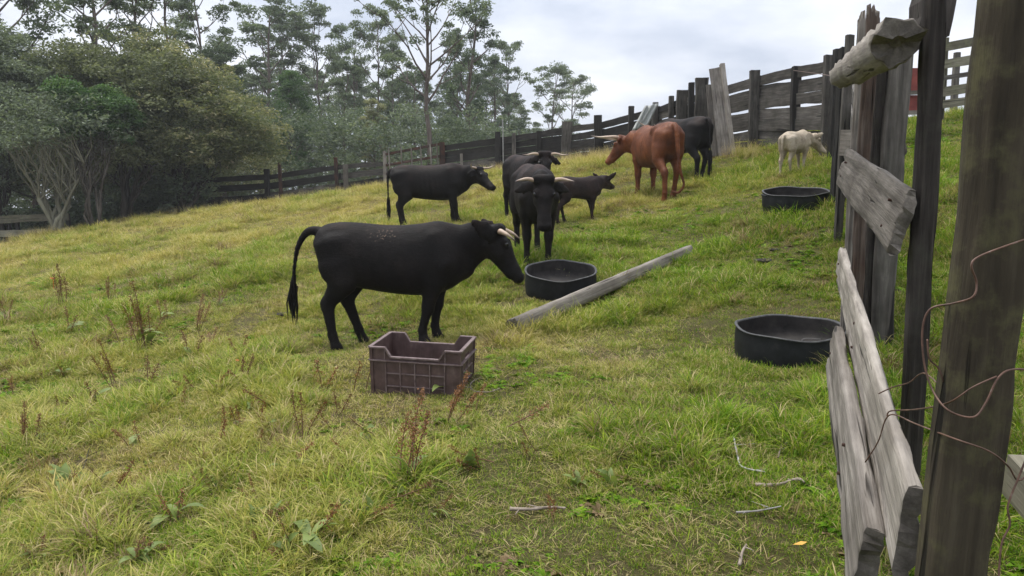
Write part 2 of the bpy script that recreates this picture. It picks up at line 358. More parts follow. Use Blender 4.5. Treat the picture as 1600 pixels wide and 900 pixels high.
KEEP_OUT = []            # (x, y, radius) where things stand on the grass
def sow():
    rg = np.random.default_rng(11); P = []
    for r0, r1, den, s0, a in ((1.2, 3.2, 1300, .74, 60), (3.2, 5.5, 1000, .78, 52), (5.5, 9, 640, .88, 48), (9, 14, 300, 1.1, 45), (14, 22, 170, 1.3, 43), (22, 37, 85, 1.6, 42)):
        n = int(den * math.radians(2 * a) / 2 * (r1 * r1 - r0 * r0)); r = np.sqrt(rg.uniform(r0 * r0, r1 * r1, n)); th = rg.uniform(-math.radians(a), math.radians(a), n)
        P.append(np.stack([r * np.sin(th), r * np.cos(th), np.full(n, s0)], 1))
    P = np.concatenate(P); x, y, s0 = P.T
    thin = vnoise(x / .55, y / .7, 21) * .6 + vnoise(x / 1.7, y / 2.1, 22) * .4      # worn patches
    worn = np.clip(1 - np.hypot((x - 2.0 - .3 * (y - 4)) / .8, 0 * x), 0, 1) * (y < 12)        # trodden strip along the plank fence
    keep = rg.random(len(x)) < np.clip((thin - .12) * 5, 0.42, 1) * (1 - .25 * worn)
    for cx, cy_, r in KEEP_OUT: keep &= np.hypot(x - cx, y - cy_) > r
    x, y, s0 = x[keep], y[keep], s0[keep]; n = len(x)
    dr = dryness(x, y); long_ = vnoise(x / .75, y / .75, 31) * .6 + vnoise(x / .28, y / .28, 32) * .4 - .02 * np.clip(x - .4, 0, 3) * (y < 8)
    u = rg.random(n); var = np.where(u < .34 + .15 * (long_ < .45), rg.integers(0, 3, n), rg.integers(3, 6, n))
    var = np.where(long_ < .44, rg.integers(0, 3, n), var)
    var = np.where(rg.random(n) < .10 + .16 * dr, rg.integers(6, 8, n), var)
    var = np.where((long_ > .6) & (rg.random(n) < .22), rg.integers(8, 10, n), var)
    weed = (vnoise(x / .5, y / .5, 51) * .6 + vnoise(x / 1.6, y / 1.6, 52) * .4 > .58) & (rg.random(n) < .2) & (y < 14); var = np.where(weed, rg.integers(12, 14, n), var)
    rot = np.stack([rg.normal(0, .16, n), rg.normal(0, .16, n), rg.uniform(0, 6.283, n)], 1)
    sc = s0 * rg.uniform(.7, 1.25, n) * (.75 + .55 * long_)
    tint = np.where(weed, .0, np.clip(dr + rg.normal(0, .18, n), 0, 1)); hue = rg.random(n) * .78 + .36 * vnoise(x / .6, y / .6, 41)
    scatter('grass', np.stack([x, y, gz(x, y) - .004], 1), tint, hue, var, rot, sc, 'short green and straw coloured pasture grass covering the slope')
def sow_tall(lines):
    rg = np.random.default_rng(12); pts = []
    for (a, b, n, wd) in lines:
        k = rg.random(n); q = np.outer(1 - k, a) + np.outer(k, b); q = q + rg.normal(0, wd, q.shape); pts.append(q)
    q = np.concatenate(pts); n = len(q)
    rot = np.stack([rg.normal(0, .14, n), rg.normal(0, .14, n), rg.uniform(0, 6.283, n)], 1)
    scatter('tall_dry_grass', np.c_[q, gz(q[:, 0], q[:, 1])], rg.uniform(.6, 1, n), rg.uniform(.3, 1, n), rg.integers(10, 12, n), rot, rg.uniform(.3, .62, n),
            'tall dry seeding grass stalks along the foot of the far fence')
# ------------------------------------------------------------------ timber pieces
t = NT('end_grain'); co = t.coord(); sp = t.n('ShaderNodeSeparateXYZ', {0: co}).outputs
rr = t.math('SQRT', t.math('ADD', t.math('MULTIPLY', sp[1], sp[1]), t.math('MULTIPLY', sp[2], sp[2]))); n = t.noise(co, 18, 5, .7)
ringv = t.math('SINE', t.math('ADD', t.math('MULTIPLY', rr, 520.0), t.math('MULTIPLY', n, 14.0)))
ENDG = t.princ(t.mix(.0, t.ramp(n, [(.3, (.05, .044, .038)), (.55, (.13, .117, .102)), (.75, (.23, .21, .185))]), t.ramp(ringv, [(.3, (.02, .018, .016)), (.8, (.09, .082, .075))])), .95, t.bump(t.math('ADD', n, t.math('MULTIPLY', ringv, .0)), .4, .01), .1)
def timber(name, p0, p1, width, thick, mat, parent, seed=0, up=None, roll=0.0, seg=6, rough=.06, bow=0.0, taper=1.0, ragged=.5):
    """a sawn board from p0 to p1 (centre line); own X axis runs along the grain"""
    rng = random.Random(seed * 7919 + 13); p0 = Vector(p0); p1 = Vector(p1); d = p1 - p0; L = d.length; x = d.normalized()
    up = Vector(up) if up is not None else (Vector((0, 0, 1)) if abs(x.z) < .85 else Vector((0, -1, 0)))
    z = (up - x * up.dot(x)).normalized(); y = z.cross(x)
    if roll: q = Quaternion(x, roll); y = q @ y; z = q @ z
    V = []; F = []; hw, ht = width / 2, thick / 2; b0 = rng.uniform(-bow, bow) if bow else 0
    ring = [(-1, -1), (-1, .1), (-1, 1), (1, 1), (1, -.1), (1, -1)]
    ph = [rng.uniform(0, 6.28) for _ in range(9)]
    def wav(t, k): return .55 * math.sin(t * L * 2.3 + ph[k]) + .3 * math.sin(t * L * 6.1 + ph[k + 1]) + .25 * rng.uniform(-1, 1)
    for i in range(seg + 1):
        t = i / seg; px = (t - .5) * L; tp = 1 + (taper - 1) * t
        ju, jl = wav(t, 0) * rough * hw * 1.6, wav(t, 3) * rough * hw * 1.6
        jy = wav(t, 6) * rough * ht; bw = b0 * 4 * t * (1 - t)
        for k, (sy, sz) in enumerate(ring):
            ex = rng.uniform(-1, 1) * ragged * .06 * width if i in (0, seg) else 0
            zz = sz * hw * tp + (ju if sz > .5 else jl if sz < -.5 else 0)
            V.append((px + ex, sy * ht * (tp if taper < 1 else 1) + jy, zz + bw))
    n = len(ring)
    for i in range(seg):
        for k in range(n): F.append((i * n + k, (i + 1) * n + k, (i + 1) * n + (k + 1) % n, i * n + (k + 1) % n))
    F.append(tuple(range(n))); F.append(tuple(range(seg * n, seg * n + n))[::-1])
    me = bpy.data.meshes.new(name); me.from_pydata(V, [], F); o = obj(name, me, mat, parent)
    M = Matrix.Translation((p0 + p1) / 2) @ Matrix((x, y, z)).transposed().to_4x4()
    o.matrix_world = M if parent is None else M
    if parent is not None: o.matrix_parent_inverse = parent.matrix_world.inverted() if False else Matrix.Identity(4); o.matrix_basis = local_of(parent).inverted() @ M
    return o
def old_timber(name, p0, p1, width, thick, mat, parent, seed=0, up=None, roll=0.0, seg=56, chip=1.0, ragged=1.0, wave=.03):
    """a close-up board or post: rounded worn edges, grooves along the grain, split and chipped ends"""
    rng = random.Random(seed); p0 = Vector(p0); p1 = Vector(p1); d = p1 - p0; L = d.length; x = d.normalized()
    up = Vector(up) if up is not None else Vector((0, 0, 1)); z = (up - x * up.dot(x)).normalized(); y = z.cross(x)
    if roll: q = Quaternion(x, roll); y = q @ y; z = q @ z
    per = []; nw, nt = 13, 5                                        # section outline, (y, z, outward, corner-ness)
    for k in range(nw): f = k / (nw - 1) * 2 - 1; per.append((-1, f, (-1, 0), abs(f) ** 6))
    for k in range(1, nt - 1): f = k / (nt - 1) * 2 - 1; per.append((f, 1, (0, 1), abs(f) ** 3))
    for k in range(nw): f = 1 - k / (nw - 1) * 2; per.append((1, f, (1, 0), abs(f) ** 6))
    for k in range(1, nt - 1): f = 1 - k / (nt - 1) * 2; per.append((f, -1, (0, -1), abs(f) ** 3))
    n = len(per); T = np.linspace(0, 1, seg + 1)[:, None]; S = np.arange(n)[None, :]; X = (T - .5) * L + 0 * S; sd = float(seed)
    groove = (vnoise(X * 1.3 + sd, S * .9 + sd, 3) - .5) * .007 + (vnoise(X * 5 + sd, S * 1.3, 4) - .5) * .003
    crack = np.clip(vnoise(X * .8 + sd * 3, S * .75 + 7 + sd, 8) - .74, 0, .12) * -.09
    hw, ht = width / 2, thick / 2; ph = rng.uniform(0, 6); V = np.zeros((seg + 1, n, 3))
    wob = (vnoise(X * 2.1, 0 * S + sd, 11) - .5) * width * wave * 4
    for k, (fy, fz, (oy, oz), cn) in enumerate(per):
        dsp = groove[:, k] + crack[:, k] - cn * (.004 + .016 * chip * vnoise(X[:, k] * 7 + sd, 0 * X[:, k] + k * .13 + (fz > 0) * 5 + (fy > 0) * 9, 13) ** 2)
        V[:, k, 1] = fy * ht + oy * dsp - (np.sign(fy) * cn * .004 if oy == 0 else 0); V[:, k, 2] = fz * hw + oz * dsp + wob[:, k] - (np.sign(fz) * cn * .012 * chip * vnoise(X[:, k] * 4 + sd, 0 * X[:, k] + 31 + (fz > 0) * 3, 14) if oz == 0 else 0)
        V[:, k, 0] = X[:, k]
    for e, sg in ((0, -1), (seg, 1)):
        V[e, :, 0] += sg * (vnoise(np.arange(n) * .55 + sd, np.zeros(n) + e, 17) - .6) * .05 * ragged; V[e - sg, :, 0] = (V[e, :, 0] + V[e - 2 * sg, :, 0]) / 2
    V = V.reshape(-1, 3).tolist(); F = [(i * n + k, (i + 1) * n + k, (i + 1) * n + (k + 1) % n, i * n + (k + 1) % n) for i in range(seg) for k in range(n)]; ends = []
    for e, sg in ((0, -1), (seg, 1)):                               # end grain, bridged face to face
        b = e * n
        for k in range(nw - 1):
            o = lambda i: b + (n - (nt - 2) - 1 - i + 0) if False else b + (nw + nt - 2) + (nw - 1 - i)
            f = (b + k, b + k + 1, o(k + 1), o(k)); ends.append(len(F)); F.append(f if sg < 0 else f[::-1])
        for base, a, c in ((nw, nw - 1, nw + nt - 2), (2 * nw + nt - 2, 2 * nw + nt - 3, 0)):
            f = [b + a] + [b + base + j for j in range(nt - 2)] + [b + c]; ends.append(len(F)); F.append(tuple(f if sg < 0 else f[::-1]))
    me = bpy.data.meshes.new(name); me.from_pydata(V, [], F); me.polygons.foreach_set('use_smooth', [i < seg * n for i in range(len(F))]); o = obj(name, me, mat, parent); me.materials.append(ENDG if width > .05 else mat)
    for i in ends: me.polygons[i].material_index = 1
    M = Matrix.Translation((p0 + p1) / 2) @ Matrix((x, y, z)).transposed().to_4x4(); o.matrix_basis = (local_of(parent).inverted() @ M) if parent is not None else M
    return o
def local_of(o): return Matrix.Translation(o.location) @ o.rotation_euler.to_matrix().to_4x4() @ Matrix.Diagonal((*o.scale, 1))
def pole(name, p0, p1, r0, r1, mat, parent, seed=0, sides=12, seg=9, jit=.1, knots=(), endmat=None, notch=0.0, square=0.0):
    """a round, knotty pole; own X axis along it"""
    rng = random.Random(seed + 5); p0 = Vector(p0); p1 = Vector(p1); d = p1 - p0; L = d.length; x = d.normalized()
    a = Vector((0, 0, 1)) if abs(x.z) < .85 else Vector((0, -1, 0)); z = (a - x * a.dot(x)).normalized(); y = z.cross(x)
    V = []; F = []; prof = [1 + rng.uniform(-jit, jit) for _ in range(sides)]
    for i in range(seg + 1):
        t = i / seg; r = r0 + (r1 - r0) * t; cy_, cz_ = rng.uniform(-1, 1) * jit * r * .5, rng.uniform(-1, 1) * jit * r * .5
        for k in range(sides):
            an = 2 * math.pi * k / sides; rr = r * prof[k] * (1 + square * (.92 / max(abs(math.cos(an + .3)), abs(math.sin(an + .3))) - 1)) * (1 + rng.uniform(-jit, jit) * .45)
            for kt, ka, kr, kh in knots:
                rr += kh * r * math.exp(-((t - kt) * L / kr) ** 2) * max(0, math.cos(an - ka)) ** 4
            ex = rng.uniform(-.12, .12) * r if i in (0, seg) else 0
            if notch and i == seg and math.sin(an) < .1: ex -= notch
            V.append(((t - .5) * L + ex, cy_ + rr * math.cos(an), cz_ + rr * math.sin(an)))
    for i in range(seg):
        for k in range(sides): F.append((i * sides + k, i * sides + (k + 1) % sides, (i + 1) * sides + (k + 1) % sides, (i + 1) * sides + k))
    ends = []
    for i, sg in ((0, -1), (seg, 1)):                                # rough, checked end grain
        prev = [i * sides + k for k in range(sides)]; r = r0 if sg < 0 else r1
        for fr in (.93, .6, .25):
            cur = []
            for k in range(sides):
                q = V[i * sides + k]; cur.append(len(V)); dp = rng.uniform(-.05, .03) * r
                if notch and sg > 0 and q[2] < .1 * r: dp -= notch
                V.append((sg * (L / 2 + dp), q[1] * fr, q[2] * fr))
            for k in range(sides):
                f = (prev[k], prev[(k + 1) % sides], cur[(k + 1) % sides], cur[k]); ends.append(len(F)); F.append(f[::-1] if sg < 0 else f)
            prev = cur
        ends.append(len(F)); F.append(tuple(prev[::-1] if sg < 0 else prev))
    me = bpy.data.meshes.new(name); me.from_pydata(V, [], F); me.polygons.foreach_set('use_smooth', [i < seg * sides for i in range(len(F))]); o = obj(name, me, mat, parent)
    me.materials.append(endmat or mat)
    for i in ends: me.polygons[i].material_index = 1
    M = Matrix.Translation((p0 + p1) / 2) @ Matrix((x, y, z)).transposed().to_4x4()
    o.matrix_basis = (local_of(parent).inverted() @ M) if parent is not None else M
    return o

# ------------------------------------------------------------------ far board fence along the top of the paddock
TOPV = [(250, 280), (312, 278), (418, 273), (525, 257), (602, 253), (690, 227), (745, 219), (885, 198), (935, 191), (1018, 168), (1095, 143), (1175, 119), (1287, 94), (1310, 88)]
def topv(u): return float(np.interp(u, [a for a, _ in TOPV], [b for _, b in TOPV]))
def far_fence(name, label, posts, bays, rows, mats, seed, width=.235):
    root = empty(name, spot(*posts[0][:2])); tag(root, label, 'fence'); rng = random.Random(seed)
    for (u, d, vt, w, m) in posts:
        b = spot(u, d); top = z_at(vt, b.y); ln = rng.uniform(-.03, .03)
        timber('post', b + Vector((0, 0, -.3)), Vector((b.x + ln, b.y + rng.uniform(-.02, .02), top)), w, .13, WOOD[m], root, rng.randrange(9999), up=(1, 0, 0), seg=5, rough=.1)
    for (u0, d0, u1, d1) in bays:
        a, b = spot(u0, d0), spot(u1, d1); ta, tb = z_at(topv(u0), a.y), z_at(topv(u1), b.y)
        back = Vector((-(b.y - a.y), b.x - a.x, 0)).normalized() * .1           # boards sit behind the posts
        if back.y < 0: back = -back
        for k, (fr, wd, skip) in enumerate(rows):
            if rng.random() < skip: continue
            j0, j1 = rng.uniform(-.02, .02), rng.uniform(-.02, .02); w = wd * ((ta - a.z + tb - b.z) / 2 / 1.36) * rng.uniform(.93, 1.07)
            za = a.z + .02 + (ta - a.z - .02) * fr + j0 - w / 2 ; zb = b.z + .02 + (tb - b.z - .02) * fr + j1 - w / 2
            e = (b - a).normalized() * rng.uniform(.05, .16); off = back * (1 + .25 * (k % 2) + rng.uniform(-.1, .1))
            timber('board', Vector((a.x, a.y, za)) - e + off, Vector((b.x, b.y, zb)) + e + off, w, .03, WOOD[rng.choice(mats)], root, rng.randrange(9999), seg=8, rough=.09, bow=.02, roll=rng.uniform(-.05, .05))
    return root
R3 = [(1.0, .2, 0), (.74, .25, 0), (.44, .26, .0), (.2, .2, .1)]
R6 = [(1.0, .21, 0), (.815, .215, .06), (.655, .22, .0), (.47, .215, .0), (.31, .21, .0), (.165, .2, .1)]
R7 = [(1.0, .18, 0), (.855, .215, 0), (.69, .195, .0), (.535, .2, 0), (.39, .195, 0), (.25, .195, 0), (.115, .19, 0)]
far_fence('board_fence', 'dark weathered board fence below the trees on the left edge of the slope',
    [(312, 31, 262, .2, 'fencedark'), (418, 31, 264, .2, 'fencedark'), (440, 30.8, 254, .11, 'rust'), (527, 30.4, 246, .13, 'rust'), (541, 30.2, 257, .2, 'grey')],
    [(250, 31.5, 312, 31.1), (312, 31.1, 418, 31.1), (418, 31.1, 527, 30.5), (527, 30.5, 602, 30.1)], R3, ['fencedark', 'fencedark', 'fence'], 3)
far_fence('board_fence', 'dark solid board fence behind the cattle, beyond the hurdle gate',
    [(692, 28, 222, .2, 'rust'), (722, 27.3, 240, .1, 'grey'), (778, 26.2, 206, .2, 'fencedark'), (803, 25.8, 208, .13, 'fence'), (842, 25.2, 205, .16, 'fencedark'), (884, 24.5, 190, .34, 'fence'), (934, 23.1, 180, .24, 'fencedark'), (985, 21.4, 166, .14, 'fencedark')],
    [(692, 28, 778, 26.2), (778, 26.2, 884, 24.5), (884, 24.5, 934, 23.1), (934, 23.1, 1022, 20.2)], R6, ['fencedark', 'fencedark', 'fence'], 8)
far_fence('board_fence', 'tall weathered board fence on the skyline right of the black cow',
    [(1022, 20.2, 160, .14, 'fence'), (1048, 19.4, 150, .12, 'fence'), (1063, 18.9, 141, .26, 'fence'), (1079, 18.5, 129, .13, 'fencedark'), (1094, 18.1, 122, .3, 'fence'), (1175, 16.4, 110, .19, 'fence'), (1241, 15.15, 104, .16, 'fencedark'),
     (1288, 14.0, 86, .17, 'fence'), (1299, 13.5, 77, .13, 'fencedark')],
    [(1022, 20.2, 1063, 18.9), (1063, 18.9, 1094, 18.1), (1094, 18.1, 1175, 16.4), (1175, 16.4, 1297, 13.9)], R7, ['fence', 'fence', 'fence', 'fencedark'], 17)

# hurdle gate between the two fences
a, b = spot(602, 30), spot(692, 28); root = tag(empty('hurdle_gate', a), 'low wooden hurdle gate with thin upright bars behind the side-on cow', 'gate')
ta, tb = z_at(239, a.y), z_at(222, b.y)
timber('post', a + Vector((0, 0, -.3)), Vector((a.x, a.y, z_at(236, a.y))), .13, .12, WOOD['pale'], root, 71, up=(1, 0, 0), seg=4)
for k, dz in enumerate((.06, .5, .85)):
    timber('rail', Vector((a.x, a.y, ta - dz)), Vector((b.x, b.y, tb - dz)), .1, .04, WOOD['rust'], root, 72 + k)
for k, fr in enumerate((.1, .32, .5, .66, .82, .93)):
    p = a.lerp(b, fr); zt = ta + (tb - ta) * fr + (.12 if k in (0, 1) else .0)
    timber('bar', Vector((p.x, p.y - .05, zt - 1.0)), Vector((p.x - .05, p.y - .05, zt)), .05, .03, WOOD['grey'], root, 80 + k, up=(1, 0, 0), seg=3)
p = spot(787, 25.9); mb = MB(); mb.tube([p - Vector((0, .3, .3)), Vector((p.x - .03, p.y - .3, z_at(188, p.y)))], .02, 7)
t = NT('galvanised_pipe'); PIPE = t.princ(t.ramp(t.noise(t.coord(), 9), [(.4, (.2, .2, .19)), (.7, (.34, .34, .33))]), .5, None, .5, Metallic=.3)
tag(mb.build('steel_pipe', PIPE), 'thin pale upright pipe in front of the far board fence', 'pipe')

# plank chute leaning on the fence, and pale sheets hung over it
root = tag(empty('leaning_plank', spot(1128, 16.6)), 'silvery plank leaning upright against the far fence', 'plank')
b = spot(1127, 16.75); tp = Vector((b.x - .17, b.y + .12, z_at(105, b.y)))
pb = Vector((b.x + .02, b.y - .25, b.z - .05))
timber('plank', pb, tp, .27, .04, WOOD['grey'], root, 91, up=(1, -.15, 0), seg=6, rough=.05)
timber('side_strip', pb + Vector((.16, -.06, 0)), tp + Vector((.14, -.06, .08)), .09, .12, WOOD['pale'], root, 92, up=(1, 0, 0), seg=6, rough=.07)
timber('back_plank', pb + Vector((-.2, .08, 0)), tp + Vector((-.1, .12, -.35)), .14, .04, WOOD['grey'], root, 93, up=(1, 0, 0), seg=5)
t = NT('dirty_white_sheet'); SHEET = t.princ(t.ramp(t.noise(t.scaled(t.coord(), (9, 9, 1.2)), 1, 4), [(.35, (.15, .155, .145)), (.6, (.32, .335, .32))]), .6)
for k, (u, d, vt, vb, dx, lab) in enumerate(((1010, 20.3, 166, 205, -.2, 'pale plastic sheet hanging on the fence above the red bull, left one'), (1021, 19.95, 163, 203, -.24, 'pale plastic sheet hanging on the fence above the red bull, right one'))):
    p = spot(u, d); zt, zb = z_at(vt, p.y), z_at(vb, p.y); mb = MB(); V = []; F = []; rr = random.Random(k)
    for i in range(9):
        for j in range(5):
            s = i / 8; V.append((p.x + dx * s * 1.6 + (j / 4 - .5) * (.16 + .1 * s), p.y - .12 - .05 * math.sin(j * 2.1 + k) - .03 * s - .12 * s, zt + (zb - zt) * s))
    for i in range(8):
        for j in range(4): F.append((i * 5 + j, i * 5 + j + 1, i * 5 + j + 6, i * 5 + j + 5))
    mb.add(V, F); o = mb.build('plastic_sheet', SHEET, None, True); so = o.modifiers.new('thick', 'SOLIDIFY'); so.thickness = .008
    tag(o, lab, 'sheet')

# low rail fence at the far left, under the trees
root = tag(empty('rail_fence', spot(30, 28)), 'low mossy rail fence under the trees at the left edge', 'fence')
for k, (u, vt) in enumerate(((-45, 342), (30, 338), (108, 334))):
    p = spot(u, 28); timber('post', Vector((p.x, p.y, p.z - .2)), Vector((p.x, p.y, z_at(vt, p.y))), .12, .1, WOOD['fencedark'], root, 300 + k, up=(1, 0, 0), seg=3)
for k, (v0, v1, w) in enumerate(((347, 338, .27), (369, 360, .24))):
    p, q = spot(-60, 28), spot(112, 28)
    timber('rail', Vector((p.x, p.y - .1, z_at(v0, p.y))), Vector((q.x, q.y - .1, z_at(v1, q.y))), w, .05, WOOD['lichen'], root, 310 + k, seg=8, rough=.1)

# ------------------------------------------------------------------ plank fence running past the camera on the right
def ground_of(p): return Vector((p.x, p.y, g(p.x, p.y)))
near = tag(empty('plank_fence', ground_of(cam_point(1428, 560, 3.0))), 'grey plank and pole fence running away along the right side of the paddock', 'fence')
pole('pole_rail', cam_point(1316, 119, 4.75), cam_point(1404, 64, 2.72), .078, .088, WOOD['pale'], near, 3, 18, 26, .13, knots=((.55, -1.9, .12, .35), (.8, .6, .1, .25)), endmat=ENDG, notch=.07)
nb1 = old_timber('board', cam_point(1319, 260, 5.05), cam_point(1411, 350, 2.86), .26, .045, WOOD['grey'], near, 5, roll=-.22, chip=.7, ragged=.9, wave=.014)
nb2 = old_timber('board', cam_point(1313, 412, 4.9), cam_point(1421, 832, 1.56), .215, .042, WOOD['pale'], near, 6, seg=80, roll=-.06, chip=.45, ragged=.25, wave=.012)
nb3 = old_timber('board', cam_point(1304, 545, 3.5), cam_point(1354, 895, 1.75), .225, .05, WOOD['grey'], near, 7, seg=60, roll=-.12, chip=.7, ragged=.6, wave=.02)
NAIL = NT('rusty_nail').princ((.05, .025, .018), .7)
def nails(board, spots, thick):                       # rusty heads where the boards cross the posts
    for x, z in spots:
        mb = MB(); mb.tube([(x, -thick / 2 - .006, z), (x, -thick / 2 + .01, z)], .006, 8); mb.build('nail', NAIL, board)
nails(nb1, ((.9, .05), (.92, -.06), (-1.0, .04), (-1.0, -.05)), .045); nails(nb2, ((.12, .05), (.14, -.05), (-1.62, .03)), .042); nails(nb3, ((.3, .04), (.32, -.05), (-.8, .02)), .05)
def upright(name, u0, v0, u1, v1, d, w, th, m, seed, rough=.08, seg=10, up=(1, 0, 0), d2=None):
    b, tp = cam_point(u0, v0, d), cam_point(u1, v1, d); tp.y = b.y + (d2 or 0); b.z = g(b.x, b.y) - .25
    return (old_timber(name, b, tp, w, th, WOOD[m], near, seed, up=up, seg=60, chip=1.6, ragged=2.2, wave=.05) if d < 6 else timber(name, b, tp, w, th, WOOD[m], near, seed, up=up, seg=seg, rough=rough, ragged=1.2))
upright('post', 1421, 700, 1416, -45, 3.02, .088, .06, 'dark', 11, .11, 14)
upright('post', 1333, 520, 1337, 31, 4.95, .08, .06, 'red', 12, .1, 12)
upright('slat', 1318, 520, 1323, 40, 5.15, .06, .05, 'grey', 13, .08)
upright('plank', 1352, 540, 1354, 62, 5.2, .1, .05, 'dark', 14, .05)
upright('plank', 1377, 540, 1379, 66, 5.15, .155, .055, 'fence', 15, .05)
upright('slat', 1311, 330, 1314, 62, 8.0, .08, .05, 'fence', 16)
upright('post', 1309, 300, 1311, 80, 9.5, .15, .12, 'fencedark', 17)
upright('post', 1315, 300, 1318, 82, 11.5, .16, .12, 'fencedark', 18)
for k, (zz, w) in enumerate(((1.35, .2), (1.0, .22), (.62, .2), (.3, .2))):       # boards of the far bays, seen end on
    a, b = spot(1317, 5.3), spot(1311, 12.8)
    timber('board', Vector((a.x + .12, a.y, a.z + zz)), Vector((b.x + .12, b.y, b.z + zz)), w, .04, WOOD['fence'], near, 50 + k, seg=8)
# rotten slab of bark on the head of the dark post, short log end behind the planks
c = cam_point(1456, 5, 3.05); timber('bark_slab', c + Vector((.0, 0, -.13)), c + Vector((.03, .02, .18)), .13, .1, WOOD['dark'], near, 31, up=(1, 0, 0), seg=5, rough=.3, ragged=3, taper=1.2)
pole('log_stub', cam_point(1397, 238, 5.25), cam_point(1390, 243, 5.9), .085, .085, WOOD['grey'], near, 33, 12, 4, .12)
b0 = cam_point(1392, 228, 5.3); timber('rail_end', b0, b0 + Vector((.05, .9, .1)), .2, .05, WOOD['grey'], near, 34, seg=4)
# heavy mossy gate post right beside the camera
b, tp = cam_point(1451, 1010, 1.5), cam_point(1530, -60, 1.5); tp.y = b.y + .02; b.z = g(b.x, b.y) - .3
gp = old_timber('gate_post', b, tp, .125, .085, WOOD['mossy'], None, 41, up=(1, 0, 0), seg=90, chip=1.2, ragged=1.0, wave=.012)
tag(gp, 'thick dark mossy gate post filling the right edge of the picture', 'post')
bb = timber('loose_board', cam_point(1583, 742, 1.75), cam_point(1680, 850, 1.5), .1, .04, WOOD['lichen'], None, 43, seg=5)
tag(bb, 'pale end of a board behind the thick mossy gate post', 'board')
p = spot(1395, 5.6)
# rail fence on the bank behind
root = tag(empty('rail_fence', spot(1463, 14.2)), 'open five-rail fence on the grassy bank beyond the dark post', 'fence')
p, q = spot(1400, 14.6), spot(1660, 13.6)
pp = spot(1463, 14.2); timber('post', pp - Vector((0, 0, .3)), Vector((pp.x, pp.y, z_at(60, pp.y))), .2, .16, WOOD['lichen'], root, 401, up=(1, 0, 0))
pp2 = spot(1600, 13.8); timber('post', pp2 - Vector((0, 0, .3)), Vector((pp2.x, pp2.y, z_at(30, pp2.y))), .18, .16, WOOD['lichen'], root, 402, up=(1, 0, 0))
for k, (v0, v1) in enumerate(((79, 57), (105, 88), (126, 111), (148, 133), (167, 154))):
    a, b = spot(1448, 14.15), spot(1620, 13.7)
    timber('rail', Vector((a.x, a.y - .12, z_at(v0, a.y))), Vector((b.x, b.y - .12, z_at(v1 - 12, b.y))), (.15, .16, .08, .17, .15)[k], .04, WOOD['fence' if k == 2 else 'lichen'], root, 410 + k, seg=6)
pp3 = spot(1489, 17); tag(timber('fence_stake', pp3 - Vector((0, 0, .3)), Vector((pp3.x, pp3.y, z_at(82, pp3.y))), .12, .1, WOOD['fence'], None, 420, up=(1, 0, 0), seg=4), 'thin grey stake standing behind the open five-rail fence', 'stake')
# red painted panel glimpsed between planks and dark post
t = NT('faded_red_paint'); RED = t.princ(t.ramp(t.noise(t.coord(), 6, 5), [(.35, (.13, .022, .018)), (.65, (.23, .05, .038))]), .6)
p, q = spot(1375, 13.2), spot(1450, 13.0); root = tag(empty('red_gate', p), 'faded red painted gate glimpsed between the planks and the dark post', 'gate')
for k, (v0, v1) in enumerate(((108, 145), (150, 176))):
    mb = MB(); za, zb = z_at(v0, p.y), z_at(v1, p.y); mid = (p + q) / 2; mid.z = 0
    mb.box(((p.x + q.x) / 2 - p.x, (p.y + q.y) / 2 - p.y, (za + zb) / 2 - p.z), ((q.x - p.x) / 2, .02, (za - zb) / 2)); mb.build('panel_board', RED, root)
for k, v in enumerate((147, 178)):
    timber('rail', Vector((p.x, p.y - .04, z_at(v, p.y))), Vector((q.x, q.y - .04, z_at(v - 3, q.y))), .07, .05, WOOD['pale'], root, 430 + k, seg=3)
for k, u in enumerate((1379, 1446)):
    pk = spot(u, 13.1); timber('post', pk - Vector((0, 0, .2)), Vector((pk.x, pk.y, z_at(92, pk.y))), .1, .08, WOOD['dark'], root, 440 + k, up=(1, 0, 0), seg=3)

# rusty wires
t = NT('rusty_wire'); RUST = t.princ(t.ramp(t.noise(t.coord(), 40, 4), [(.35, (.05, .026, .018)), (.6, (.12, .065, .045)), (.8, (.24, .2, .18))]), .6, None, .4)
def smooth_path(pts, k=6):
    pts = [Vector(p) for p in pts]; out = []
    for i in range(len(pts) - 1):
        p0, p1, p2, p3 = pts[max(i - 1, 0)], pts[i], pts[i + 1], pts[min(i + 2, len(pts) - 1)]
        for j in range(k):
            s = j / k; out.append(.5 * ((2 * p1) + (p2 - p0) * s + (2 * p0 - 5 * p1 + 4 * p2 - p3) * s * s + (3 * p1 - p0 - 3 * p2 + p3) * s ** 3))
    return out + [pts[-1]]
def wire(label, pts, r=.0022, mat=None, name='rusty_wire'):
    mb = MB(); P = smooth_path([cam_point(*p) for p in pts]); mb.tube(P, r, 6)
    return tag(mb.build(name, mat or RUST, None, True), label, 'wire')
wire('thick rusty wire bent in a wide hook across the mossy gate post', [(1630, 365, 1.36), (1570, 385, 1.36), (1528, 402, 1.36), (1518, 416, 1.36), (1526, 442, 1.37), (1520, 464, 1.37), (1490, 474, 1.4), (1455, 482, 1.42), (1442, 510, 1.43), (1443, 560, 1.43), (1455, 605, 1.42), (1480, 640, 1.38), (1520, 652, 1.37), (1540, 630, 1.37), (1560, 590, 1.37), (1585, 577, 1.38), (1640, 580, 1.4)], .002)
wire('rusty wire looped round the near end of the middle board', [(1373, 615, 1.9), (1395, 605, 1.86), (1420, 598, 1.8), (1443, 583, 1.7), (1470, 603, 1.5), (1474, 597, 1.45), (1466, 575, 1.45), (1452, 560, 1.45), (1449, 530, 1.45)], .0017)
wire('rusty wire running from the middle board across the mossy gate post', [(1386, 650, 1.8), (1392, 642, 1.78), (1430, 640, 1.65), (1480, 630, 1.42), (1520, 605, 1.37), (1557, 588, 1.37)], .0017)
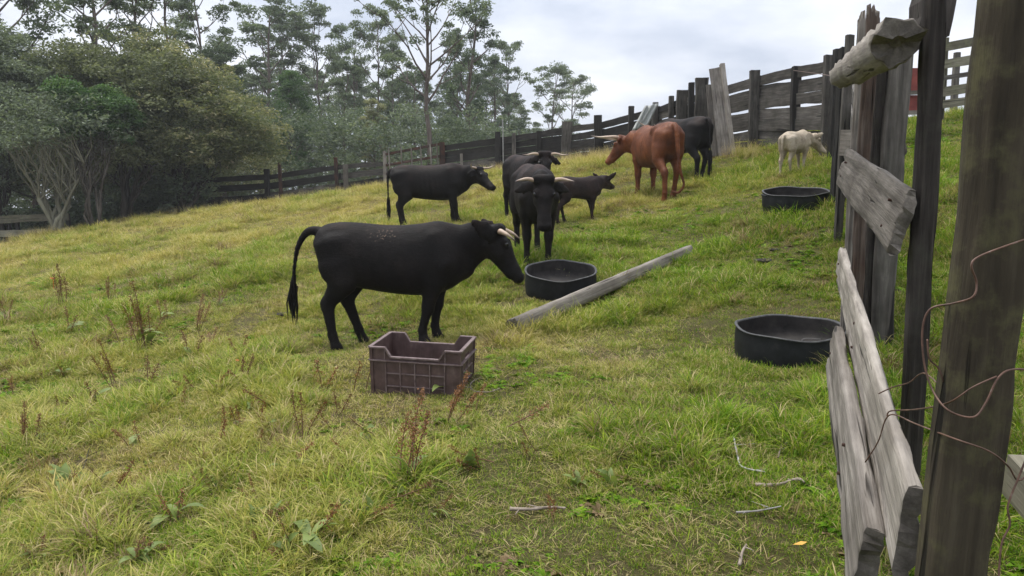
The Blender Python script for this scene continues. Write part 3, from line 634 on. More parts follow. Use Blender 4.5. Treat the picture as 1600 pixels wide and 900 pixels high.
wire('long rusty wire sagging from the middle board to the right edge', [(1352, 722, 1.9), (1372, 690, 1.84), (1384, 655, 1.79), (1398, 648, 1.74), (1430, 662, 1.62), (1490, 685, 1.38), (1545, 705, 1.37), (1575, 728, 1.38), (1595, 750, 1.4), (1640, 700, 1.4)], .0017)
wire('rusty wire hanging down the right side of the mossy gate post', [(1610, 700, 1.38), (1592, 745, 1.38), (1575, 790, 1.38), (1578, 820, 1.38), (1565, 850, 1.38), (1560, 910, 1.38)], .0018)
wire('thin slack wire stretched from the pole rail to the far fence', [(1240, 110, 8.0), (1262, 113, 7.0), (1290, 117, 5.6), (1310, 122, 4.65)], .003)
# ------------------------------------------------------------------ cattle: one blended body surface each
EYE = NT('cattle_eye').princ((.006, .005, .004), .12, None, .6)
def horn_mat():
    t = NT('horn'); k = t.n('ShaderNodeAttribute', attribute_name='t').outputs['Fac']; n = t.noise(t.scaled(t.coord(), (30, 30, 30)), 1, 3)
    c = t.ramp(k, [(0, (.2, .14, .11)), (.2, (.36, .27, .2)), (.62, (.4, .32, .25)), (.86, (.14, .1, .08)), (1, (.02, .017, .015))])
    return t.princ(t.mix(.25, c, t.ramp(n, [(.3, (.1, .08, .06)), (.7, (.8, .7, .6))]), 'OVERLAY'), .38, None, .45)
HORN = horn_mat()
def coat(name, lo, mid, hi, topcol=None, topz=(.9, 1.15), topfac=.5, rough=.6, patch=None, spec=.09):
    t = NT(name); co = t.coord('Object')
    n = t.noise(co, 4.5, 4, .6); fine = t.noise(t.scaled(co, (22, 60, 60)), 1, 4, .65)
    c = t.ramp(t.math('ADD', t.math('MULTIPLY', n, .7), t.math('MULTIPLY', fine, .3)), [(.32, lo), (.5, mid), (.7, hi)])
    if topcol:
        z = t.n('ShaderNodeSeparateXYZ', {0: co}).outputs[2]
        m = t.n('ShaderNodeMapRange', {0: z, 1: topz[0], 2: topz[1]}).outputs[0]
        c = t.mix(t.math('MULTIPLY', t.math('MULTIPLY', m, t.ramp(n, [(.38, (0, 0, 0)), (.6, (1, 1, 1))])), topfac), c, topcol)
    if patch:
        (px, py, pz), pr, pc = patch
        dv = t.n('ShaderNodeVectorMath', {0: co, 1: (px, py, pz)}, operation='SUBTRACT').outputs[0]
        ln = t.n('ShaderNodeVectorMath', {0: t.scaled(dv, (1 / pr[0], 1 / pr[1], 1 / pr[2]))}, operation='LENGTH').outputs['Value']
        sp = t.noise(co, 46, 3, .7); mk = t.math('MULTIPLY', t.ramp(ln, [(.4, (1, 1, 1)), (1, (0, 0, 0))]), t.ramp(sp, [(.60, (0, 0, 0)), (.66, (1, 1, 1))]))
        c = t.mix(mk, c, pc)
    hv = t.n('ShaderNodeAttribute', attribute_name='v').outputs['Fac']; hm_ = t.math('ADD', hv, 1.0); c = t.mix(1.0, c, t.n('ShaderNodeCombineXYZ', {0: hm_, 1: hm_, 2: hm_}).outputs[0], 'MULTIPLY')
    return t.princ(c, rough, t.bump(fine, .6, .008, t.bump(n, .4, .025)), spec, **{})

def surface_nets(F, org, h):
    nx, ny, nz = F.shape; S = F < 0
    cnt = np.zeros((nx - 1, ny - 1, nz - 1), np.int8); offs = [(i, j, k) for i in (0, 1) for j in (0, 1) for k in (0, 1)]
    for i, j, k in offs: cnt += S[i:nx - 1 + i, j:ny - 1 + j, k:nz - 1 + k]
    act = np.argwhere((cnt > 0) & (cnt < 8)); idx = np.full(cnt.shape, -1, np.int32); idx[act[:, 0], act[:, 1], act[:, 2]] = np.arange(len(act))
    f = np.stack([F[act[:, 0] + i, act[:, 1] + j, act[:, 2] + k] for i, j, k in offs], 1); O = np.array(offs, float)
    acc = np.zeros((len(act), 3)); n = np.zeros(len(act))
    for a in range(8):
        for b in range(a + 1, 8):
            if abs(O[a] - O[b]).sum() != 1: continue
            cr = (f[:, a] < 0) != (f[:, b] < 0); tt = np.where(cr, f[:, a] / np.where(cr, f[:, a] - f[:, b], 1), 0)
            acc += cr[:, None] * (O[a] + (O[b] - O[a]) * tt[:, None]); n += cr
    V = org + h * (act + acc / n[:, None]); Q = []
    for ax in range(3):
        sl0 = [slice(1, -1)] * 3; sl0[ax] = slice(0, -1); sl1 = [slice(1, -1)] * 3; sl1[ax] = slice(1, None)
        s0, s1 = S[tuple(sl0)], S[tuple(sl1)]; e = np.argwhere(s0 != s1); fl = s0[e[:, 0], e[:, 1], e[:, 2]]
        o1, o2 = [(1, 2), (2, 0), (0, 1)][ax]; bse = e.copy(); bse[:, o1] += 1; bse[:, o2] += 1
        def cell(d1, d2):
            q = bse.copy(); q[:, o1] += d1; q[:, o2] += d2; return idx[q[:, 0], q[:, 1], q[:, 2]]
        q = np.stack([cell(-1, -1), cell(0, -1), cell(0, 0), cell(-1, 0)], 1); q[~fl] = q[~fl][:, ::-1]; Q.append(q)
    return V, np.concatenate(Q)

def dirv(yaw, pitch): return np.array([math.cos(pitch) * math.cos(yaw), math.cos(pitch) * math.sin(yaw), math.sin(pitch)])
class Flesh:
    def __init__(s, lo, hi, h):
        s.h = h; s.org = np.array(lo, float); n = np.ceil((np.array(hi) - lo) / h).astype(int) + 1
        s.ax = [s.org[i] + h * np.arange(n[i]) for i in range(3)]; s.F = np.full(n, 1.0, np.float32)
    def _sub(s, lo, hi):
        r = []
        for i in range(3):
            a = max(0, int((lo[i] - s.org[i]) / s.h)); b = min(len(s.ax[i]), int((hi[i] - s.org[i]) / s.h) + 2); r.append(slice(a, max(b, a + 1)))
        return tuple(r), np.meshgrid(*[s.ax[i][r[i]] for i in range(3)], indexing='ij')
    def _join(s, r, d, k):
        f = s.F[r]; hh = np.clip(.5 + .5 * (f - d) / k, 0, 1); s.F[r] = f * (1 - hh) + d * hh - k * hh * (1 - hh)
    def cap(s, p0, p1, r0, r1, up=(0, 0, 1), k=.04):
        """tapered capsule with an elliptic section; r = (sideways, along up)"""
        p0 = np.array(p0, float); p1 = np.array(p1, float); r0 = (r0, r0) if np.isscalar(r0) else r0; r1 = (r1, r1) if np.isscalar(r1) else r1
        m = max(*r0, *r1) + k * 1.5; r, (X, Y, Z) = s._sub(np.minimum(p0, p1) - m, np.maximum(p0, p1) + m)
        d = p1 - p0; L = np.linalg.norm(d) + 1e-6; d = d / L; up = np.array(up, float); u = up - d * up.dot(d); u /= np.linalg.norm(u) + 1e-9; w = np.cross(u, d)
        rx, ry, rz = X - p0[0], Y - p0[1], Z - p0[2]; al = rx * d[0] + ry * d[1] + rz * d[2]; t = np.clip(al / L, 0, 1)
        a = r0[0] + (r1[0] - r0[0]) * t; b = r0[1] + (r1[1] - r0[1]) * t; mn = np.minimum(a, b)
        q = np.sqrt(((rx * w[0] + ry * w[1] + rz * w[2]) / a) ** 2 + ((rx * u[0] + ry * u[1] + rz * u[2]) / b) ** 2 + ((al - t * L) / mn) ** 2)
        s._join(r, (q - 1) * mn, k)
    def chain(s, pts, rad, up=(0, 0, 1), k=.03):
        for i in range(len(pts) - 1): s.cap(pts[i], pts[i + 1], rad[i], rad[i + 1], up, k)
    def trunk(s, st, k=.05):
        st = np.array(st); x0, x1 = st[0, 0], st[-1, 0]; xs = np.linspace(x0, x1, 80)
        def sm(c):
            y = np.interp(xs, st[:, 0], st[:, c])
            for _ in range(6): y[1:-1] = (y[:-2] + 2 * y[1:-1] + y[2:]) / 4
            return y
        T, B, W = sm(1), sm(2), sm(3)
        lo = (x0 - .1, -W.max() - .1, B.min() - .1); hi = (x1 + .1, W.max() + .1, T.max() + .1); r, (X, Y, Z) = s._sub(lo, hi)
        t = np.interp(X, xs, T); b = np.interp(X, xs, B); w = np.interp(X, xs, W); zc = b + (t - b) * .46
        rz = np.where(Z > zc, t - zc, zc - b); mn = np.minimum(w, rz); ex = np.maximum(np.maximum(x0 - X, X - x1), 0)
        pw = np.where(Z > zc, 2.0, 2.5)
        q = (np.abs(Y / w) ** pw + np.abs((Z - zc) / rz) ** pw) ** (1 / pw)
        rib = np.clip(1 - np.abs(X - .02 * 1) / .33, 0, 1) * np.clip(1 - np.abs(Z - zc) / (rz * .8), 0, 1)
        q = q + .016 * rib * np.sin(X * 68 + Z * 9)
        s._join(r, np.where(ex > 0, np.hypot(np.maximum((q - 1) * mn, 0), ex), (q - 1) * mn), k)

def make_cattle(name, label, cat, loc, yaw, H, mat, horn=None, neck=(0, .15), head=(0, -.7), legs=(0, 0, 0, 0), tail=None, thin=1.0, headk=1.0, neckl=.5, res=.016, tilt=.5,
                calf=False, hairs=6000, earpitch=-.1, hairmat=None, tuftmat=None, tuft_len=.3, earlen=.2, hooks=1.0, earback=.0, earw=1.0, hvar=1.3, seed=1):
    """loc: ground point under the middle of the body. legs: forward swing (m) of front-left, front-right, hind-left, hind-right"""
    root = empty(name, (loc[0], loc[1], loc[2])); s = H / 1.2; tag(root, label, cat)
    cy_, sy_ = math.cos(yaw), math.sin(yaw); root.rotation_euler = (0, 0, yaw)
    def gl(x, y):                                    # ground height under a local point
        return g(loc[0] + cy_ * x - sy_ * y, loc[1] + sy_ * x + cy_ * y) - loc[2]
    zf, zh = gl(.45 * s, 0), gl(-.55 * s, 0); bt = (zf - zh) / (1.0 * s) * tilt; b0 = (zf + zh) / 2
    def bz(x): return b0 / s + bt * x                # the trunk follows part of the slope
    Lk = .86 if calf else 1.0; zl = .0
    st = [(-.76, 1.06, .93, .05), (-.72, 1.135, .80, .12), (-.64, 1.17, .68, .18), (-.5, 1.185, .59, .215), (-.32, 1.175, .545, .225 * thin), (-.1, 1.15, .505, .255 * thin), (.1, 1.145, .48, .265 * thin), (.28, 1.16, .47, .25 * thin), (.42, 1.185, .48, .225), (.55, 1.15, .53, .195), (.66, 1.08, .60, .15), (.75, .98, .70, .08)]
    if calf: st = [(x * Lk, T + .0, B + .10 * (1 - abs(x)), W * .86) for x, T, B, W in st]
    st = [(x * s, (T + bz(x)) * s, (B + bz(x)) * s, W * s) for x, T, B, W in st]
    zmin = min(gl(x * s, y * s) for x in (-.8, .8) for y in (-.3, .3)) - .15
    nb = np.array([.50 * Lk, 0, .98 + bz(.5)]); nd = dirv(*neck); Q = nb + nd * neckl; Qm = nb + nd * neckl * .5 + np.array([0, 0, .015]); hd = dirv(*head)
    hs = np.cross([0, 0, 1], hd); hs /= np.linalg.norm(hs); hn = np.cross(hd, hs); hk = headk
    def HP(a, b, c): return (Q + (hd * a + hn * b + hs * c) * hk) * s
    tip = HP(.55, 0, 0); tl = [np.array(p, float) for p in (tail or [(-.73, 0, 1.09), (-.80, 0, .98), (-.79, 0, .75), (-.76, 0, .5)])]
    tl = [p + np.array([0, 0, bz(p[0])]) for p in tl]
    lo = np.min([(-.95 * s, -.36 * s, zmin), tip - .15, HP(0, 0, .34) - .1, HP(0, 0, -.34) - .1, np.min(tl, 0) * s - .08], 0); hi = np.max([(.85 * s, .36 * s, 1.32 * s), tip + .15, HP(.05, .1, .34) + .1, HP(.05, .1, -.34) + .1, np.max(tl, 0) * s + .08], 0)
    B = Flesh(lo, hi, res); B.trunk(st, .03)
    P = lambda x, y, z: np.array([x, y, z + bz(x)]) * s
    up = (0, 0, 1)
    # rump, hooks, pins, shoulder and chest muscles
    for sd in (1, -1):
        if hooks > 1: B.cap(P(-.36 * Lk, sd * .12, 1.075), P(-.28 * Lk, sd * .15, 1.06), .045 * s, .04 * s, k=.09 * s)
        B.cap(P(-.66 * Lk, sd * .085, 1.03), P(-.70 * Lk, sd * .095, 1.0), .07 * s, .05 * s, k=.05 * s)
        B.cap(P(-.54 * Lk, sd * .125, .98), P(-.50 * Lk, sd * .145, .70), (.10 * s, .20 * s), (.088 * s, .165 * s), (1, 0, 0), .03 * s)
        B.cap(P(.40 * Lk, sd * .12, 1.02), P(.50 * Lk, sd * .15, .78), (.07 * s, .12 * s), (.09 * s, .13 * s), (1, 0, 0), .03 * s)
    # legs
    k = 0
    for front in (1, 0):
        for sd in (1, -1):
            sw = legs[k]; k += 1
            if front: J = [(.47, .135, .78), (.415, .145, .60), (.43, .125, .36), (.425, .12, .13), (.45, .12, .035)]; Rr = [(.09, .135), (.075, .11), (.048, .052), (.033, .037), (.042, .05)]; wt_ = [0, .15, .55, .92, 1]
            else: J = [(-.50, .14, .78), (-.46, .155, .62), (-.625, .13, .43), (-.585, .125, .14), (-.555, .125, .035)]; Rr = [(.1, .185), (.082, .13), (.042, .062), (.034, .04), (.042, .05)]; wt_ = [0, .15, .6, .95, 1]
            fx = (J[4][0] * Lk + sw); gf = gl(fx * s, sd * J[4][1] * s) / s - bz(fx)
            pts = [P(j[0] * Lk + sw * w, sd * j[1] * (.85 if calf else 1), j[2] + gf * min(1, w * 1.05 + .1) * (1 if w else 0)) for j, w in zip(J, wt_)]
            th = .92 if calf else 1.0
            B.chain(pts, [(a * s * th, b * s * th) for a, b in Rr], (1, 0, 0), .028 * s)
            kn = pts[2]; B.cap(kn - (0, 0, .03 * s), kn + (0, 0, .03 * s), (.044 * s * th, .05 * s * th), (.044 * s * th, .05 * s * th), (1, 0, 0), .03 * s)
            hf = pts[4] - (0, 0, .0); B.cap(hf + (0, 0, -.01 * s), hf + (.025 * s, 0, -.025 * s), (.044 * s, .05 * s), (.044 * s, .046 * s), (1, 0, 0), .015 * s)
    # neck
    B.cap(P(.44 * Lk, 0, .93), nb * s, (.13 * s, .21 * s), (.12 * s, .175 * s), up, .05 * s)
    nb2 = (nb - np.array([0, 0, .02])) * s; Qn = (Qm - np.array([0, 0, .045])) * s
    B.cap(nb2, Qn, (.12 * s, .175 * s), (.10 * s, .15 * s), up, .05 * s)
    B.cap(Qn, HP(.05, -.09, 0), (.10 * s, .15 * s), (.085 * s, .115 * s), up, .05 * s)
    B.cap(P(.66 * Lk, 0, .74), (nb + nd * neckl * .75 - np.array([0, 0, .15])) * s, (.055 * s, .10 * s), (.035 * s, .06 * s), up, .07 * s)
    # head
    e = hk * s
    B.cap(HP(.015, -.04, 0), HP(.17, -.05, 0), (.10 * e, .10 * e), (.088 * e, .095 * e), hn, .025 * s)
    B.cap(HP(.17, -.05, 0), HP(.37, -.06, 0), (.085 * e, .09 * e), (.058 * e, .06 * e), hn, .025 * s)
    B.cap(HP(.38, -.062, 0), HP(.445, -.06, 0), (.068 * e, .06 * e), (.072 * e, .052 * e), hn, .03 * s)
    B.cap(HP(.05, -.14, 0), HP(.38, -.105, 0), (.052 * e, .06 * e), (.045 * e, .036 * e), hn, .035 * s)
    B.cap(HP(-.005, .035, -.065), HP(-.005, .035, .065), .05 * e, .05 * e, hd, .03 * s)
    for sd in (1, -1):
        B.cap(HP(.07, -.09, sd * .055), HP(.18, -.09, sd * .05), .055 * e, .045 * e, hn, .03 * s)
        B.cap(HP(.12, .025, sd * .078), HP(.15, .022, sd * .08), .03 * e, .026 * e, hn, .025 * s)
        B.cap(HP(.45, -.035, sd * .03), HP(.465, -.04, sd * .035), .028 * e, .022 * e, hn, .015 * s)
        ew = earlen / .2; e = hk * s * earw; r1, r2, r3, r4 = HP(.015, -.015, sd * .08), HP(.02, -.02 + earpitch * .3, sd * (.12 * ew)), HP(.015 - earback * .6, -.03 + earpitch * .9, sd * .19 * ew), HP(.01 - earback * 1.2, -.04 + earpitch * 1.5, sd * .265 * ew)
        eu = np.array(up) * 1.0 - hd * .25
        B.cap(r1, r2, (.022 * e, .03 * e), (.02 * e, .052 * e), eu, .02 * s); B.cap(r2, r3, (.02 * e, .055 * e), (.017 * e, .058 * e), eu, .015 * s); B.cap(r3, r4, (.017 * e, .057 * e), (.011 * e, .022 * e), eu, .012 * s); e = hk * s
    # tail
    tp = [p * s for p in tl]; tp = [np.array(v) for v in smooth_path(tp, 4)]; n = len(tp)
    B.chain(tp, [(.042 - .027 * min(1, 1.6 * i / n)) * s for i in range(n)], (1, 0, 0), .02 * s)
    V, F = surface_nets(B.F, B.org, res)
    me = mesh_np('body', V, F, True); body = obj('body', me, mat, root)
    # horns, eyes
    rng = random.Random(seed)
    for sd in (1, -1):
        mb = MB(); c = Vector(HP(.145, .028, sd * .088)); bmv = bmesh.new(); bmesh.ops.create_uvsphere(bmv, u_segments=10, v_segments=7, radius=.02 * e)
        bmesh.ops.translate(bmv, verts=bmv.verts, vec=c); em = bpy.data.meshes.new('eye'); bmv.to_mesh(em); bmv.free(); em.polygons.foreach_set('use_smooth', [True] * len(em.polygons)); obj('eye', em, EYE, root)
        if horn:
            hp, hr = horn; q = smooth_path([HP(a, b_, sd * c_) for a, b_, c_ in hp], 5); m_ = len(q)
            mb.tube(q, [hr * s * (1 - .86 * (i / (m_ - 1)) ** 1.3) for i in range(m_)], 9); mb.build('horn', HORN, root, True, True)
    # tail switch
    if tuft_len:
        mb = MB(); e0 = Vector(tp[-1]); e1 = Vector(tp[-3]); dd = (e0 - e1).normalized()
        for i in range(42):
            L = tuft_len * s * rng.uniform(.55, 1.1); o = Vector((rng.gauss(0, .014), rng.gauss(0, .014), 0)) * s; st0 = e0 - dd * rng.uniform(0, .16) * s + o
            m1 = st0 + (dd + Vector((rng.gauss(0, .10), rng.gauss(0, .10), -.3))).normalized() * L * .5; m2 = m1 + (dd * .5 + Vector((rng.gauss(0, .06), rng.gauss(0, .06), -1)) - o * 6).normalized() * L * .5
            mb.tube([st0, m1, m2], [.007 * s, .008 * s, .002 * s], 4, False)
        mb.build('tail_switch', tuftmat or mat, root, True)
    # short coat hairs that break the outline
    if hairs:
        rg = np.random.default_rng(seed); tri = np.concatenate([F[:, [0, 1, 2]], F[:, [0, 2, 3]]]); A, B_, C_ = V[tri[:, 0]], V[tri[:, 1]], V[tri[:, 2]]
        nn = np.cross(B_ - A, C_ - A); ar = np.linalg.norm(nn, axis=1) + 1e-12; nn /= ar[:, None]; pk = rg.choice(len(tri), hairs, p=ar / ar.sum()); r1 = np.sqrt(rg.random(hairs))[:, None]; r2 = rg.random(hairs)[:, None]
        p = A[pk] * (1 - r1) + B_[pk] * r1 * (1 - r2) + C_[pk] * r1 * r2; nrm = nn[pk]
        flow = np.array([-.8, 0, -.75]) + rg.normal(0, .28, (hairs, 3)); flow -= nrm * (flow * nrm).sum(1)[:, None]; flow /= np.linalg.norm(flow, axis=1)[:, None] + 1e-9
        crest = ((p[:, 2] / s > 1.05) & (nrm[:, 2] > .5)).astype(float)[:, None]
        dr = flow * .95 + nrm * (.14 + .04 * crest + .12 * rg.random((hairs, 1))); L = (.014 + .012 * rg.random((hairs, 1))) * s
        sdv = np.cross(dr, nrm); sdv /= np.linalg.norm(sdv, axis=1)[:, None] + 1e-9; w = .0022 * s
        HV = np.stack([p - sdv * w - nrm * .004, p + sdv * w - nrm * .004, p + dr * L], 1).reshape(-1, 3)
        hme = mesh_np('coat_hair', HV, np.arange(hairs * 3).reshape(-1, 3)); attr(hme, 'v', 'FACE', rg.uniform(-.45, hvar, hairs).astype(np.float32)); obj('coat_hair', hme, hairmat or mat, root)['kind'] = 'stuff'
    return root

BLACK = coat('black_coat', (.0045, .004, .004), (.008, .007, .0068), (.016, .013, .012), (.04, .022, .016), (.98, 1.2), .55, patch=((-.06, -.2, 1.0), (.17, .2, .1), (.2, .14, .1)))
BLACK2 = coat('black_coat_rusty', (.005, .0042, .004), (.009, .0078, .0072), (.018, .014, .0125), (.045, .021, .016), (.95, 1.15), .6)
BLACK3 = coat('brown_black_coat', (.005, .0042, .004), (.0095, .0078, .0073), (.02, .0145, .013), (.06, .032, .026), (.95, 1.2), .6)
CALF = coat('dark_brown_calf_coat', (.01, .0075, .007), (.022, .015, .0135), (.045, .028, .023))
REDC = coat('red_coat', (.05, .014, .005), (.115, .034, .011), (.21, .07, .024), (.23, .085, .033), (1.0, 1.3), .45, rough=.5, spec=.2)
CREAM = coat('cream_coat', (.18, .145, .105), (.37, .31, .235), (.54, .475, .385))
long_up = ([(.0, .05, .08), (-.01, .06, .16), (.0, .075, .24), (.02, .14, .31), (.04, .21, .33)], .025)
def at_d(u, d): return spot(u, d)

c1 = make_cattle('black_cow', 'black cow standing side-on right behind the brown crate', 'cow', at_d(618, 6.62), math.radians(-3), 1.10, BLACK,
    horn=([(.01, .035, .075), (.035, .06, .115), (.09, .095, .145), (.165, .12, .15)], .031), neck=(-.05, .2), head=(-.10, -.98), legs=(-.06, -.15, .2, .0),
    tail=[(-.73, .0, 1.10), (-.84, .0, 1.09), (-.94, .0, .94), (-.985, .0, .70), (-1.0, .0, .52)], headk=1.08, neckl=.50, res=.0125, tilt=.2, hairs=40000, earpitch=-.03, tuft_len=.34, earlen=.16, earback=.15, earw=1.25, seed=1)
c2 = make_cattle('black_cow', 'black cow in side view with upturned horn, left of the group near the far fence', 'cow', at_d(672, 13.5), math.radians(-2), 1.13, BLACK2,
    horn=long_up, neck=(-.2, .08), head=(-.62, -.62), legs=(.0, .12, .0, .1), tail=[(-.73, 0, 1.09), (-.80, 0, 1.0), (-.81, 0, .72), (-.80, 0, .42)], thin=1.0, headk=1.06, neckl=.46, res=.018, tilt=.35, hairs=7000, earpitch=-.02, tuft_len=.3, seed=2)
c3 = make_cattle('black_cow', 'black horned cow walking straight toward the camera, head lowered in front', 'cow', at_d(833, 9.35), math.radians(-84), 1.22, BLACK3,
    horn=([(.01, .04, .08), (.0, .055, .16), (.02, .07, .235), (.06, .12, .285)], .025), neck=(-.03, -.03), head=(-.05, -1.15), legs=(.02, -.1, .05, -.1), thin=.88, headk=1.14, neckl=.44, res=.016, hairs=9000, earpitch=-.1, earlen=.2, seed=3)
c4 = make_cattle('black_cow', 'black long-horned cow with raised head facing the camera, standing behind another', 'cow', at_d(822, 12.9), math.radians(-68), 1.16, BLACK3,
    horn=([(.01, .045, .08), (.0, .05, .17), (.03, .06, .27), (.06, .115, .36)], .026), neck=(-.16, .30), head=(-.30, -1.0), legs=(.05, -.05, .05, -.05), thin=.9, headk=1.1, neckl=.46, res=.018, hairs=7000, earpitch=-.1, seed=4)
c5 = make_cattle('black_calf', 'small dark brown calf walking behind the cow that faces the camera', 'calf', at_d(904, 12.5), math.radians(24), .76, CALF,
    neck=(.1, .32), head=(.55, -.25), legs=(.10, -.02, .10, -.20), tail=[(-.66, 0, 1.08), (-.72, 0, .98), (-.72, 0, .75), (-.70, 0, .6)], calf=True, headk=1.22, neckl=.36, res=.014, hairs=5000, earpitch=.12, tuft_len=.2, earlen=.22, seed=5)
c6 = make_cattle('red_bull', 'red-brown bull with long pale horn seen from behind, tail curled', 'bull', at_d(1023, 13.7), math.radians(101), 1.36, REDC,
    horn=([(.01, .035, .08), (.03, .08, .16), (.11, .17, .22), (.20, .28, .235), (.27, .41, .22)], .038), neck=(.5, .0), head=(.85, -.85), legs=(.05, -.05, -.14, .10), tail=[(-.73, 0, 1.12), (-.82, 0, 1.02), (-.84, -.02, .72), (-.86, -.06, .42), (-.86, -.12, .22), (-.84, -.04, .1), (-.84, .06, .12)], thin=.95, headk=1.02, neckl=.5, res=.019, hairs=24000, hvar=.55, hooks=1.6, tuft_len=0, earpitch=.0, seed=6)
c7 = make_cattle('black_cow', 'black cow with hanging tail beside the red bull, seen from behind', 'cow', at_d(1066, 15.4), math.radians(112), 1.28, BLACK,
    horn=long_up, neck=(.15, .05), head=(.5, -.6), legs=(.05, -.05, -.05, .12), tail=[(-.73, 0, 1.12), (-.83, 0, 1.03), (-.85, 0, .7), (-.85, 0, .4)], res=.02, hairs=6000, tuft_len=.5, seed=7)
c8 = make_cattle('white_calf', 'cream white calf with lowered head near the fence corner', 'calf', at_d(1241, 13.15), math.radians(42), .76, CREAM,
    neck=(-.25, .02), head=(-.5, -.72), legs=(.06, -.06, -.08, .08), tail=[(-.66, 0, 1.08), (-.73, 0, .98), (-.74, 0, .75), (-.73, 0, .55)], calf=True, headk=1.25, neckl=.40, res=.014, hairs=12000, hvar=.3, earpitch=.08, tuft_len=.25, earlen=.2, seed=8)
# ------------------------------------------------------------------ crate, rubber tubs, log
def crate():
    t = NT('brown_crate_plastic'); co = t.coord(); n = t.noise(co, 14, 5, .65); n2 = t.noise(t.scaled(co, (60, 60, 6)), 1, 3)
    c = t.ramp(n, [(.3, (.05, .029, .027)), (.55, (.085, .053, .05)), (.75, (.13, .09, .082))]); c = t.mix(t.math('MULTIPLY', t.ramp(n2, [(.55, (0, 0, 0)), (.75, (1, 1, 1))]), .3), c, (.15, .12, .1))
    m = t.princ(c, .5, t.bump(n, .15, .004), .4)
    t = NT('worn_crate_edge'); m2 = t.princ(t.ramp(t.noise(t.coord(), 30, 4), [(.35, (.10, .068, .066)), (.7, (.2, .155, .15))]), .5, None, .35)
    p = hit(660, 608); root = empty('plastic_crate', (p.x, p.y + .1, p.z - .02)); root.rotation_euler = (math.radians(3.5), math.radians(1.5), math.radians(-10))
    tag(root, 'brown plastic harvest crate in the grass below the near cow', 'crate')
    L, W, H, th = .60, .40, .325, .009; hl, hw = L / 2, W / 2; fl = .03                       # walls lean out a little
    def top(x): # long-wall outline: high corners, dipped middle
        a = abs(x); return H if a > .205 else H - .062 if a < .165 else H - .062 + .062 * (a - .165) / .04
    def pos(x, y, z): k = 1 - fl * (1 - z / H); return (x * k, y * k, z)
    def sheet(name, f, us, vs_fn, nv, skip=()):
        mb = MB(); V = []; F = []; nu = len(us)
        for i, u_ in enumerate(us):
            lo, hi = vs_fn(u_)
            for j in range(nv): V.append(f(u_, lo + (hi - lo) * j / (nv - 1)))
        for i in range(nu - 1):
            for j in range(nv - 1):
                if (i, j) in skip: continue
                F.append((i * nv + j, (i + 1) * nv + j, (i + 1) * nv + j + 1, i * nv + j + 1))
        mb.add(V, F); o = mb.build(name, m, root); so = o.modifiers.new('wall', 'SOLIDIFY'); so.thickness = th; so.offset = 0; return o
    us = [-hl, -.255, -.205, -.165, -.08, 0, .08, .165, .205, .255, hl]
    LW = {}; EW = {}
    for sd in (-1, 1): LW[sd] = sheet('long_wall', lambda x, z, s=sd: pos(x, s * hw, z), us, lambda x: (0, top(x)), 6)
    ys = [-hw, -.10, -.055, .055, .10, hw]
    for sd in (-1, 1):
        mb = MB(); zs = [0, .10, .19, .235, .27, H]; V = []; F = []
        for y in ys:
            for z in zs: V.append(pos(sd * hl, y, z))
        for i in range(5):
            for j in range(5):
                if i in (2,) and j == 3: continue                    # hand hole
                F.append((i * 6 + j, (i + 1) * 6 + j, (i + 1) * 6 + j + 1, i * 6 + j + 1))
        mb.add(V, F); o = EW[sd] = mb.build('end_wall', m, root); so = o.modifiers.new('wall', 'SOLIDIFY'); so.thickness = th; so.offset = 0
    mb = MB(); mb.box((0, 0, .012), (hl * .965, hw * .965, .006)); mb.build('base', m, root)
    def strip(name, pts, w, h, mat=m2, on=None):
        mb = MB(); P = [Vector(q) for q in pts]
        for a, b in zip(P[:-1], P[1:]):
            d = b - a; x = d.normalized(); z = Vector((0, 0, 1)) if abs(x.z) < .95 else Vector((0, 1, 0)); y = z.cross(x).normalized(); z = x.cross(y)
            mb.box((a + b) / 2, (d.length / 2 + .002, w / 2, h / 2), Matrix((x, y, z)).transposed())
        return mb.build(name, mat, on or root)
    for sd in (-1, 1):
        xs = [-hl - .004, -.205, -.165, .165, .205, hl + .004]
        strip('rim', [pos(x, sd * (hw + .008), top(x) + .001) for x in xs], .024, .010)
        strip('rim', [pos(sd * (hl + .008), y, H + .001) for y in (-hw - .01, hw + .01)], .024, .0105)
        strip('belt_rib', [pos(x, sd * (hw + .013), H * .735) for x in (-hl - .012, hl + .012)], .022, .007)
        strip('belt_rib', [pos(sd * (hl + .013), y, H * .735) for y in (-hw - .015, hw + .015)], .022, .0065)
        for zf in (.47, .2): strip('rib', [pos(x, sd * (hw + .009), H * zf) for x in (-.205, .205)], .012, .006, on=LW[sd])
        for x in (-.205, -.103, 0, .103, .205): strip('rib', [pos(x, sd * (hw + .0085), .005), pos(x, sd * (hw + .0085), H * .73)], .007, .013, on=LW[sd])
        for x in (-.207, .207): strip('rib', [pos(x, sd * (hw + .0085), H * .74), pos(x, sd * (hw + .0085), H * .97)], .006, .012, on=LW[sd])
        for zf in (.5, .25): strip('rib', [pos(sd * (hl + .009), y, H * zf) for y in (-.14, .14)], .012, .006, on=EW[sd])
        for y in (-.14, 0, .14): strip('rib', [pos(sd * (hl + .0085), y, .005), pos(sd * (hl + .0085), y, H * .73)], .013, .007, on=EW[sd])
        for sx in (-1, 1): strip('corner_rib', [pos(sx * (hl + .003), sd * (hw + .003), .004), pos(sx * (hl + .003), sd * (hw + .003), H * .99)], .02, .02, m)
    KEEP_OUT.extend((root.location.x + k, root.location.y - k * .18, .19) for k in (-.2, -.07, .07, .2))
    return root
crate()
t = NT('black_rubber'); co = t.coord(); n = t.noise(co, 11, 5, .65)
RUB = t.princ(t.ramp(n, [(.3, (.009, .0095, .0105)), (.6, (.016, .017, .019)), (.8, (.036, .036, .035))]), .6, t.bump(n, .3, .006), .18)
